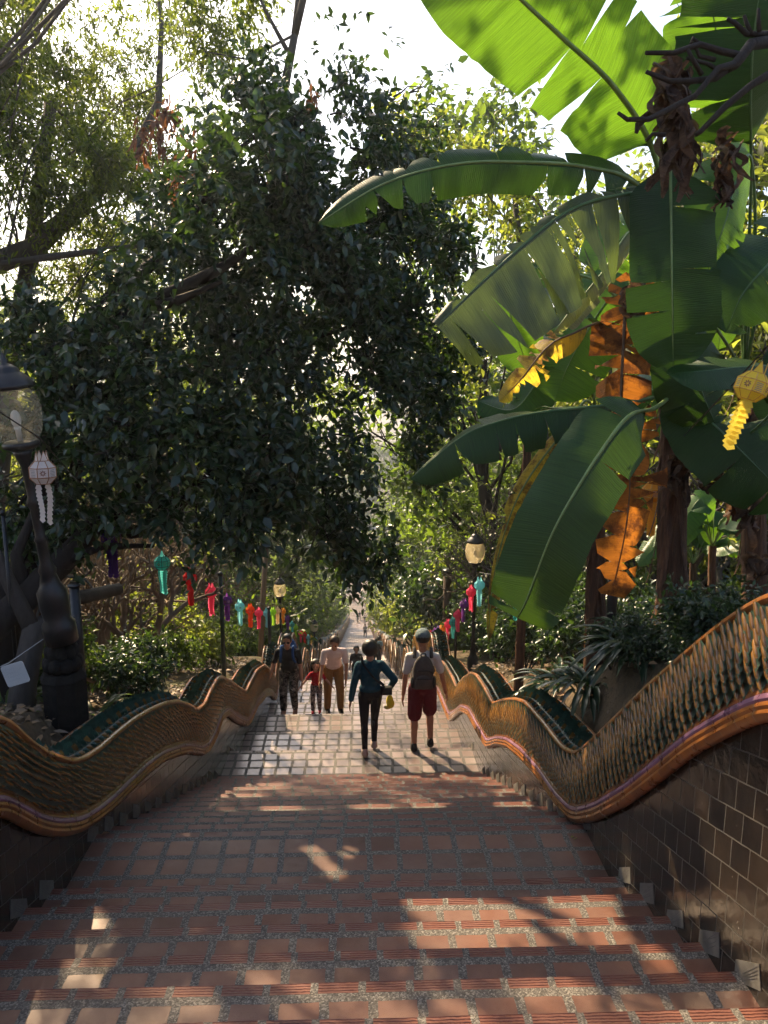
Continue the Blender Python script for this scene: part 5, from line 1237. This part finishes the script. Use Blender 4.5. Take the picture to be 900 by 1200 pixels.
    if hair:
        hb=MB()
        hb.ell(hc+hup*hd*.16-hf*hd*.14,(hd*.84,hd*.93,hd*.98),14,10,M=HM)
        if hair in('bun','long'): hb.ell(hc-hf*hd*.22+hup*hd*.08,(hd*1.06,hd*1.02,hd*1.12),14,10,M=HM)
        if hair=='bun': hb.ell(hc-hf*hd*.55+hup*hd*.62,(hd*.55,hd*.5,hd*.5),12,8,M=HM)
        if hair=='long':
            hb.ell(hc-hf*hd*.45-hup*hd*.75,(hd*.85,hd*.55,hd*.9),14,10,M=HM)
            for sg in(-1,1): hb.ell(hc+hx*sg*hd*.72-hup*hd*.6+hf*hd*.1,(hd*.25,hd*.4,hd*.8),10,8,M=HM)
        # cut the face free
        keep=[];
        ho=remeshed('hair',hb,hm,root,vox*.9,1); me=ho.data; bm=bmesh.new(); bm.from_mesh(me)
        dele=[v_ for v_ in bm.verts if (v_.co-hc).dot(hf)>hd*(.42 if hair!='short' else .5) and (v_.co-hc).dot(hup)<hd*.52] + ([v_ for v_ in bm.verts if hair=='short' and (v_.co-hc).dot(hup)<-hd*.38] )
        bmesh.ops.delete(bm,geom=list(set(dele)),context='VERTS'); bm.to_mesh(me); bm.free()
    if cap_:
        cb=MB(); cb.ell(hc+hup*hd*.34-hf*hd*.04,(hd*.90,hd*1.02,hd*.86),16,10,M=HM); c_o=remeshed('cap',cb,cap_,root,vox*.8,1); bm=bmesh.new(); bm.from_mesh(c_o.data)
        bmesh.ops.delete(bm,geom=[v_ for v_ in bm.verts if (v_.co-hc).dot(hup)<hd*.16],context='VERTS'); bm.to_mesh(c_o.data); bm.free()
        br=MB(); G=[]
        for i in range(7):
            an=R(-60+20*i); row=[]
            for j in range(4): rr=1.0+.62*j/3*math.cos(an)**.5; row.append(hc+hup*hd*(.20-.10*j/3)+(hx*math.sin(an)*.92+hf*math.cos(an))*hd*rr)
            G.append(row)
        br.grid(G); br.build('brim',[cap_],c_o,True)
    # --- clothes
    if bottom:
        p=MB(); p.ell(pel+u*.03*H,(.097*H*wide,.071*H,.080*H),14,10,M=TM); p.ell(pel+u*.08*H,(.083*H*wide,.063*H,.05*H),14,10,M=TM)
        for i in J:
            h,k,a,d2=J[i]; lo=1.0
            slim=bottom_len<0; bl=abs(bottom_len); g=.004 if slim else .012
            if bl>=1: cap(p,h,k,(.052+g)*H,((.031 if slim else .036)+g)*H); cap(p,k,a+(k-a)*.06,((.030 if slim else .036)+g)*H,((.0205 if slim else .025)+g*1.1)*H); 
            else: cap(p,h,h.lerp(k,bl*1.55),.064*H,.060*H)
            if bl>=1: p.ell(k.lerp(a,.3)-V((0,.007*H,0)),((.031+g*.6)*H,(.041+g*.6)*H,.07*H))
        remeshed('shorts' if 0<bottom_len<1 else 'trousers',p,bottom,root,vox,3)
    if top:
        t_=MB(); t_.ell(pel+u*.225*H,(.097*H*wide,.070*H,.090*H),14,10,M=TM); t_.ell(pel+u*.13*H,(.086*H*wide,.066*H,.10*H),14,10,M=TM); t_.ell(pel+u*.06*H,(.098*H*wide,.074*H,.06*H),14,10,M=TM)
        cap(t_,neck-u*.040*H-X_*shw*.8,neck-u*.040*H+X_*shw*.8,.036*H,.036*H); t_.ell(neck-u*.022*H,(.070*H*wide,.042*H,.036*H),12,8,M=TM)
        for i in A:
            s0,e,w,d2,sg=A[i]
            if top_sleeve=='short': cap(t_,s0,s0.lerp(e,.68),.033*H,.035*H)
            else: cap(t_,s0,e,.039*H,.032*H); cap(t_,e,e.lerp(w,.9),.032*H,.026*H)
        remeshed('top',t_,top,root,vox,3)
    if shoes:
        for i in J:
            h,k,a,d2=J[i]; s_=MB(); fd=V((0,1,0)) if legs[i][1]<=45 else V((0,.5,-.85))
            cap(s_,a+V((0,-.012*H,-.020*H)),a+fd*.088*H+V((0,0,-.027*H)),.030*H,.025*H); cap(s_,a+V((0,-.012*H,-.02*H)),a+V((0,-.008*H,.006*H)),.029*H,.026*H); remeshed('shoe',s_,shoes,root,vox*.9,2)
    ctx=dict(root=root,pel=pel,neck=neck,u=u,fw=fw,X=X_,H=H,A=A,J=J,hc=hc,hd=hd,hf=hf,hx=hx,hup=hup,TM=TM,HM=HM,vox=vox)
    for ex in extras: ex(ctx)
    return root
# ---- things carried or worn
def sling(col,frm=1,matname='bag_black'):
    def fn(c):
        H=c['H']; m=cloth(matname,col); mb=MB(); sh_=c['neck']-c['u']*.0*H-c['X']*.07*H*frm; hip=c['pel']+c['u']*.07*H+c['X']*.125*H*frm
        back=c['pel']+c['u']*.22*H-c['fw']*.078*H-c['X']*.01*H; fr_=c['pel']+c['u']*.2*H+c['fw']*.080*H
        mb.tube(catmull([hip-c['fw']*.02*H,back+c['X']*.05*H*frm-c['u']*.06*H,back,sh_-c['fw']*.05*H,sh_+c['u']*.038*H,fr_-c['X']*.03*H*frm,hip+c['fw']*.03*H],24),.008*H,6); mb.build('bag_strap',[m],c['root'],True)
    return fn
def loose(name,label,cat,fn,ctx): pass
def backpack_straps(col,name):
    def fn(c):
        H=c['H']; m=cloth(name,col); 
        for sg in (-1,1):
            mb=MB(); s=c['neck']+c['X']*sg*.066*H; P=[s-c['fw']*.06*H-c['u']*.03*H,s+c['u']*.026*H,s+c['fw']*.062*H-c['u']*.03*H,s+c['fw']*.078*H-c['u']*.10*H+c['X']*sg*.01*H,c['pel']+c['u']*.13*H+c['X']*sg*.085*H+c['fw']*.02*H]
            mb.tube(catmull(P,16),.015*H,7); mb.build('shoulder_strap',[m],c['root'],True)
    return fn
def glasses(c):
    hd=c['hd']; mb=MB()
    for sg in(-1,1): mb.ell(c['hc']+c['hf']*hd*.93+c['hx']*sg*hd*.33+c['hup']*hd*.04,(hd*.27,hd*.05,hd*.17),10,6,M=c['HM']); mb.tube([c['hc']+c['hf']*hd*.88+c['hx']*sg*hd*.58+c['hup']*hd*.08,c['hc']+c['hx']*sg*hd*.8+c['hup']*hd*.06],hd*.035,5)
    mb.build('sunglasses',[M_EYE],c['root'],True)
K={}
def grab(k):
    def fn(c): K[k]=c
    return fn
def world(c,p): return c['root'].matrix_basis@p
PI=math.pi
# woman in the teal sweater, walking away
q=foot(434,878); q.z=-Dst(q.y); pw=V((q.x,10.60,-Dst(10.60)))
person('woman in teal sweater and black leggings walking down with a yellow cap on her bag',pw,R(4),1.71,lean=3,nod=4,legs=((-7,10,.5),(13,12,-2.5)),arms=((-6,15,10,5),(-22,40,62,52)),skin=0,top=cloth('teal_knit',(.007,.050,.075)),top_sleeve='long',bottom=cloth('black_leggings',(.009,.009,.011),.7),bottom_len=-1,shoes=cloth('pale_sneaker',(.42,.32,.28)),hair='bun',female=True,extras=(sling((.010,.010,.011),1),grab('w')),vox=.0095)
c=K['w']; H=c['H']
bg_=thing('shoulder_bag','small black shoulder bag at the hip of the woman in teal','bag',world(c,c['pel']+c['u']*.045*H+V((.135*H,-.03*H,0)))); bg_.rotation_euler=(0,0,R(4)); mb=MB()
mb.box((0,0,0),(.085,.045,.06)); bb=remeshed('bag_body',mb,cloth('bag_black',(.01,.01,.011)),bg_,.012,4); mb=MB(); mb.box((0,-.048,.02),(.075,.008,.04)); remeshed('flap',mb,cloth('bag_black',(.01,.01,.011)),bg_,.009,2)
yc=thing('yellow_hat','yellow cap clipped to the bag of the woman in teal','cap',world(c,c['pel']+V((.165*H,-.03*H,-.055*H)))); mb=MB(); mb.ell((0,0,0),(.055,.055,.10),14,10); mb.ell((.01,-.01,-.03),(.06,.06,.07),14,10); remeshed('crown',mb,cloth('yellow_cotton',(.72,.55,.03)),yc,.010,2)
mb=MB(); mb.ell((-.035,-.01,-.085),(.055,.03,.035),12,8); remeshed('brim',mb,cloth('yellow_cotton_pale',(.55,.50,.18)),yc,.009,2)
# man with cap and backpack
pm=V((foot(481,876).x,10.60,-Dst(10.60)))
person('man in grey cap, pale shirt and maroon shorts walking down with a grey backpack',pm+V((.09,0,0)),R(-2),1.85,lean=2,nod=5,legs=((2,6,2),(20,34,3)),arms=((-4,9,10,3),(3,16,8,4)),skin=1,top=cloth('pale_grey_shirt',(.58,.56,.54)),bottom=cloth('maroon_shorts',(.115,.014,.022)),bottom_len=.58,shoes=cloth('dark_sneaker',(.025,.023,.022)),hair='short',haircol=M_HAIR,cap_=cloth('grey_green_cap',(.13,.17,.18)),extras=(backpack_straps((.085,.075,.065),'backpack_grey'),grab('m')),vox=.0095)
c=K['m']; H=c['H']; bp=thing('backpack','grey brown backpack on the back of the man in the cap','backpack',world(c,c['pel']+c['u']*.165*H-c['fw']*.115*H)); bp.rotation_euler=(R(-2),0,R(-2)); mgb=cloth('backpack_grey',(.085,.075,.065)); mdk=cloth('backpack_dark',(.03,.028,.026))
mb=MB(); mb.ell((0,0,.03),(.155,.085,.25),16,12); mb.box((0,.01,-.06),(.14,.065,.16)); remeshed('pack_body',mb,mgb,bp,.013,6)
mb=MB(); mb.ell((0,-.075,-.10),(.12,.055,.11),14,10); remeshed('front_pocket',mb,mgb,bp,.011,3)
mb=MB(); mb.tube([V((-.13,-.055,.03)),V((-.07,-.10,.08)),V((.07,-.10,.08)),V((.13,-.055,.03))],.008,6); mb.tube([V((-.10,-.11,-.04)),V((0,-.135,-.03)),V((.10,-.11,-.04))],.007,6); mb.build('zip',[mdk],bp,True)
mb=MB(); mb.tube(catmull([V((-.035,0,.25)),V((-.03,-.02,.30)),V((.03,-.02,.30)),V((.035,0,.25))],8),.010,6); mb.build('handle',[mdk],bp,True)
mb=MB(); 
for sg in(-1,1): mb.ell((sg*.15,-.01,-.12),(.035,.055,.09),10,8)
mb.build('side_pocket',[mdk],bp,True)
# the three coming up
y3=15.35; z3=-Dst(y3)
xa=lambda x:px(x,835,y3).x
camo=cloth_pattern('camouflage_cotton',[(0,(.015,.015,.015)),(.42,(.06,.05,.045)),(.5,(.20,.17,.15)),(.56,(.03,.027,.025)),(.63,(.32,.28,.25))],13)
person('man in black shirt and camouflage trousers climbing with a blue backpack and sunglasses',V((xa(340),y3,z3)),PI+R(-3),1.84,lean=18,nod=0,legs=((30,48,2),(8,12,3)),arms=((18,12,14,4),(4,18,26,4)),skin=1,top=cloth('black_tee',(.020,.018,.020)),bottom=camo,bottom_len=1,shoes=cloth('tan_shoe',(.30,.16,.12)),hair='short',extras=(backpack_straps((.02,.07,.22),'blue_webbing'),glasses,grab('d')),vox=.0105,wide=1.05)
c=K['d']; H=c['H']; bp=thing('backpack','blue backpack behind the man in the black shirt','backpack',world(c,c['pel']+c['u']*.19*H-c['fw']*.13*H)); bp.rotation_euler=(R(14),0,PI); mb=MB(); mb.ell((0,0,0),(.16,.09,.24),14,10); remeshed('pack_body',mb,cloth('blue_webbing',(.02,.07,.22)),bp,.016,3); mb=MB(); mb.tube([V((-.03,0,.22)),V((0,0,.27)),V((.03,0,.22))],.01,6); mb.build('handle',[cloth('blue_webbing',(.02,.07,.22))],bp,True)
kid=cloth_pattern('patterned_leggings',[(0,(.03,.03,.035)),(.45,(.35,.30,.30)),(.55,(.10,.05,.06)),(.62,(.45,.42,.40))],22)
person('small child in red top and patterned leggings climbing between the two men',V((xa(371),y3+.02,-Dst(y3))),PI,1.12,lean=8,nod=6,legs=((26,40,2),(4,6,3)),arms=((25,42,10,0),(22,38,14,0)),skin=0,top=cloth('red_cotton',(.36,.012,.022)),bottom=kid,bottom_len=1,shoes=cloth('red_shoe',(.35,.03,.05)),hair='long',vox=.0095,child=True,female=True)
person('man in pale pink short-sleeved shirt and khaki trousers looking down at the child',V((xa(391),y3+.05,-Dst(y3))),PI+R(8),1.88,lean=28,nod=14,turn=14,legs=((20,26,3),(4,6,3)),arms=((2,8,24,14),(10,10,26,-2)),skin=1,top=cloth('pale_pink_shirt',(.68,.55,.54)),bottom=cloth('khaki_cotton',(.25,.135,.045)),bottom_len=1,shoes=cloth('dark_sneaker',(.025,.023,.022)),hair='short',haircol=M_HAIRB,vox=.0105,wide=1.02)
# people farther down the stairs
FAR=[(418,812,29,'dark jacket man climbing behind the woman in teal',(.02,.02,.024),(.02,.02,.022),PI,1.74),
 (441,806,40,'person in black half hidden above the shoulder of the woman in teal',(.015,.015,.017),(.03,.03,.035),0,1.72),
 (444,800,46,'person in pale blue top walking down behind the woman in teal',(.22,.36,.45),(.05,.05,.07),0,1.68),
 (446,775,58,'dark-clothed person near the right wall of the lower stairs',(.02,.02,.02),(.03,.03,.04),0,1.74),
 (428,747,0,'person in white and grey top halfway down the lower stairs',(.45,.43,.43),(.04,.04,.05),PI,1.68),
 (435.5,738,0,'person in black standing at the foot of the lower stairs',(.012,.012,.014),(.02,.02,.022),0,1.76),
 (419,729.5,0,'person in grey green top on the forecourt, left of a dark pair',(.12,.15,.11),(.05,.05,.05),PI,1.72),
 (421.5,726,0,'person in dark top with pale legs on the forecourt',(.03,.03,.04),(.35,.28,.24),PI,1.7),
 (427.5,731,0,'person in dark shirt and pale trousers entering the stairs',(.03,.035,.05),(.40,.36,.32),0,1.72),
 (425,722,0,'person with brown top behind the dark pair on the forecourt',(.16,.08,.06),(.04,.04,.05),PI,1.66),
 (435,727,0,'person in blue top on the forecourt to the right',(.05,.14,.22),(.02,.02,.03),0,1.7),
 (434.5,719,0,'person in orange top farther out on the forecourt',(.55,.20,.09),(.25,.12,.10),PI,1.62),
 (429,713.5,0,'person in pink farther out on the forecourt',(.60,.28,.27),(.50,.30,.28),PI,1.66),
 (423,708,0,'person in navy and white on the forecourt',(.03,.05,.10),(.40,.42,.5),PI,1.72),
 (424.5,703,0,'person in black farthest out on the forecourt',(.02,.02,.025),(.10,.12,.2),0,1.76),
 (415,706.5,0,'person in grey pink standing at the left of the forecourt',(.20,.16,.16),(.35,.20,.18),PI,1.68)]
for i,(x,y,Y,lab,tc,bc,fc,Hh) in enumerate(FAR):
    if Y: p_=px(x,y,Y); p_=V((p_.x,Y,-Dst(Y)))
    else: p_=foot(x,y); p_=V((p_.x,p_.y,-Dst(p_.y)))
    person(lab,p_,fc+.2*math.sin(i*2),Hh,lean=4,legs=((14,12,2),(-8,10,2)),arms=((10,9,15,3),(-10,9,12,3)),skin=i%3,top=cloth('far_top_%d'%i,tc),bottom=cloth('far_trousers_%d'%i,bc),bottom_len=1,shoes=None,hair='short' if i%2 else 'bun',vox=.022 if i<4 else .03,group='people farther down the stairs')
# ================================================================== GAPS BETWEEN THE LEAVES that let sun flecks reach the ground
SV=np.array([math.sin(R(SUN_AZ))*math.cos(R(SUN_EL)),math.cos(R(SUN_AZ))*math.cos(R(SUN_EL)),math.sin(R(SUN_EL))])
TG=[]
def t_step(r,*pts):
    for x,y in pts: TG.append((foot(x,y),r))
def t_wall(r,*pts):
    for x,y in pts: TG.append((pxX(x,y,1.78),r))
def t_px(r,*pts):
    for x,y,Y in pts: TG.append((px(x,y,Y),r))
t_step(.10,(108,1086),(104,1140),(132,1062),(220,1105),(190,1150),(345,1160)); t_step(.09,(360,990),(375,1008),(392,1025),(408,1000),(215,985),(218,1010))
t_step(.32,(545,1060),(610,1062),(668,1060),(590,1090)); t_step(.20,(700,1090),(640,1100),(520,1095),(505,1060),(740,1120))
t_step(.20,(560,962),(620,965),(600,940),(505,945),(440,948),(330,948),(650,1000)); t_step(.24,(590,918),(560,900))
t_step(.22,(545,880),(500,880),(450,885),(640,905)); t_step(.34,(505,862),(540,858),(400,850),(345,848)); t_step(.32,(440,825),(500,812))
t_wall(.17,(800,1000),(835,1015),(870,1035),(895,1030),(790,1010),(700,985),(730,1000)); t_wall(.30,(600,905),(575,880),(640,940)); t_wall(.35,(548,845),(560,860))
t_wall(.30,(640,860),(600,840),(560,810),(530,800))
t_wall(.30,(655,885),(625,850),(610,840),(585,850),(690,925),(545,815)); t_px(.45,(490,760,10.6),(500,800,10.6),(437,780,10.6)); t_px(.45,(392,770,15.4)); t_px(.25,(340,780,15.4),(371,790,15.4))
t_px(.22,(690,60,5.0),(640,60,4.7),(740,130,5.2),(650,110,4.9),(600,20,4.6)); t_px(.22,(725,430,5.6),(738,470,5.6),(715,650,5.6),(725,610,5.6)); t_px(.3,(630,425,5.5),(608,395,6.3)); t_px(.12,(860,440,4.9),(830,445,4.9))
t_px(.8,(840,670,8.6),(812,690,9.6)); t_px(.3,(783,740,6.2),(690,330,6.6)); t_px(.2,(880,480,4.4))
t_px(.35,(247,700,12.7),(280,715,15.5),(303,725,18.5),(325,722,22.5),(345,735,26),(222,680,10.5),(189,665,9.6)); t_px(.5,(558,645,15),(327,690,23.5),(552,700,16),(530,735,19))
t_px(.9,(200,740,12.5),(270,740,14.5),(240,770,13.5),(320,760,20),(100,760,10.5),(130,780,9)); t_px(.9,(600,560,14),(640,500,13),(580,620,16),(640,730,11),(700,420,14),(860,240,12),(620,370,13))
t_px(.9,(350,740,30),(480,700,32),(520,690,30),(390,720,34)); t_px(.35,(300,785,15.5),(252,800,11.5))
TG.sort(key=lambda q:-q[1])
TP=np.array([tuple(q[0]) for q in TG]); TR=np.array([q[1] for q in TG])
def thin(o,fac=1.0):
    me=o.data; n=len(me.vertices)
    if n%7: return
    co=np.empty(n*3,np.float32); me.vertices.foreach_get('co',co); co=co.reshape(-1,7,3); base=co.mean(axis=1)
    p=o.parent; M=np.array(p.matrix_basis) if p else np.eye(4)
    Pw=base@M[:3,:3].T+M[:3,3]
    kill=np.zeros(len(base),bool); rng=np.random.default_rng(3); jit=rng.uniform(.75,1.2,len(base))
    for T_,r in zip(TP,TR):
        d=Pw-T_; t=d@SV; c=np.linalg.norm(d-t[:,None]*SV,axis=1); kill|=(t>.5)&(c<r*jit*fac)
    if kill.sum()==0: return
    keep=co[~kill].reshape(-1,3); f=np.array([[0,2,1],[0,3,2],[1,2,4],[3,5,2],[2,6,4],[2,5,6]]); k=len(keep)//7
    if k==0: return
    F=(np.arange(k)[:,None,None]*7+f[None]).reshape(-1,3); o.data=np_mesh(me.name,keep,F,list(me.materials))
bpy.context.view_layer.update()
for o in list(COL.objects):
    if o.type=='MESH' and o.parent and o.name.split('.')[0] in ('crown','foliage'): 
        if o.parent.location.y<75: thin(o)
def thin_twigs(o):
    me=o.data; n=len(me.vertices)
    if n<200: return
    co=np.empty(n*3,np.float32); me.vertices.foreach_get('co',co); co=co.reshape(-1,3)
    ed=np.empty(len(me.edges)*2,np.int32); me.edges.foreach_get('vertices',ed); ed=ed.reshape(-1,2)
    hi=np.arange(n); np.maximum.at(hi,ed.min(axis=1),ed.max(axis=1)); reach=np.maximum.accumulate(hi); endb=np.nonzero(reach==np.arange(n))[0]
    isl=np.searchsorted(endb,np.arange(n)); cnt=np.bincount(isl)
    M=np.array(o.parent.matrix_basis); Pw=co@M[:3,:3].T+M[:3,3]; hit=np.zeros(n,bool)
    for T_,r in zip(TP,TR):
        d=Pw-T_; t=d@SV; c=np.linalg.norm(d-t[:,None]*SV,axis=1); hit|=(t>.5)&(c<r*.85)
    kill=np.bincount(isl,weights=hit)>0; kill&=cnt<=45
    if not kill.any(): return
    bm=bmesh.new(); bm.from_mesh(me); bm.verts.ensure_lookup_table(); kv=kill[isl]
    bmesh.ops.delete(bm,geom=[bm.verts[i] for i in np.nonzero(kv)[0]],context='VERTS')
    m2=me if me.users==1 else me.copy(); bm.to_mesh(m2); bm.free(); o.data=m2
for o in list(COL.objects):
    if o.type=='MESH' and o.parent and o.name.split('.')[0]=='trunk' and o.parent.get('category')=='tree' and not o.parent.name.startswith('frangipani') and o.parent.location.y<30: thin_twigs(o)
# ================================================================== AIR
def haze(dens):
    m=bpy.data.materials.new('air'); m.use_nodes=True; t=m.node_tree; t.nodes.clear(); o=t.nodes.new('ShaderNodeOutputMaterial'); v=t.nodes.new('ShaderNodeVolumePrincipled')
    v.inputs['Color'].default_value=(.80,.88,1,1); v.inputs['Density'].default_value=dens; v.inputs['Anisotropy'].default_value=.55; t.links.new(v.outputs[0],o.inputs['Volume'])
    mb=MB(); mb.box((0,590,-15),(640,625,60)); b=mb.build('haze',[m]); tag(b,kind='stuff')
haze(HAZE)
# ================================================================== LIGHT, SKY, CAMERA
AZ,EL=SUN_AZ,SUN_EL
S=Vector((math.sin(R(AZ))*math.cos(R(EL)),math.cos(R(AZ))*math.cos(R(EL)),math.sin(R(EL))))
ld=bpy.data.lights.new('sun','SUN'); ld.energy=SUN_E; ld.angle=R(.55); ld.color=(1.0,.76,.47)
lo=bpy.data.objects.new('sun',ld); COL.objects.link(lo); lo.rotation_euler=S.to_track_quat('Z','Y').to_euler(); lo.location=(-10,20,30)
w=bpy.data.worlds.new('World'); SC.world=w; w.use_nodes=True; nt=w.node_tree
bg=nt.nodes['Background']; sk=nt.nodes.new('ShaderNodeTexSky'); sk.sky_type='NISHITA'; sk.sun_disc=False
sk.sun_elevation=R(EL); sk.sun_rotation=R(AZ); sk.altitude=600; sk.air_density=1.0; sk.dust_density=SKY_DUST; sk.ozone_density=1.0
nt.links.new(sk.outputs[0],bg.inputs[0]); bg.inputs[1].default_value=SKY_E
cd=bpy.data.cameras.new('camera'); co=bpy.data.objects.new('camera',cd); COL.objects.link(co)
co.location=CAM; co.rotation_euler=(R(90-PITCH),0,R(-YAW)); cd.sensor_fit='VERTICAL'; cd.sensor_height=24; cd.lens=24*FPX/1200
cd.clip_start=.05; cd.clip_end=4000; SC.camera=co
SC.view_settings.view_transform='Standard'; SC.view_settings.look='None'; SC.view_settings.gamma=1; SC.view_settings.use_curve_mapping=False
SC.view_settings.exposure=EXPO
cy=SC.cycles; cy.max_bounces=7; cy.diffuse_bounces=3; cy.glossy_bounces=3; cy.transmission_bounces=4; cy.transparent_max_bounces=8
cy.caustics_reflective=False; cy.caustics_refractive=False; cy.sample_clamp_indirect=6; cy.use_denoising=True; cy.use_adaptive_sampling=True; cy.adaptive_threshold=.03
try: cy.denoiser='OPENIMAGEDENOISE'
except Exception: pass
cy.denoising_input_passes='RGB_ALBEDO_NORMAL'
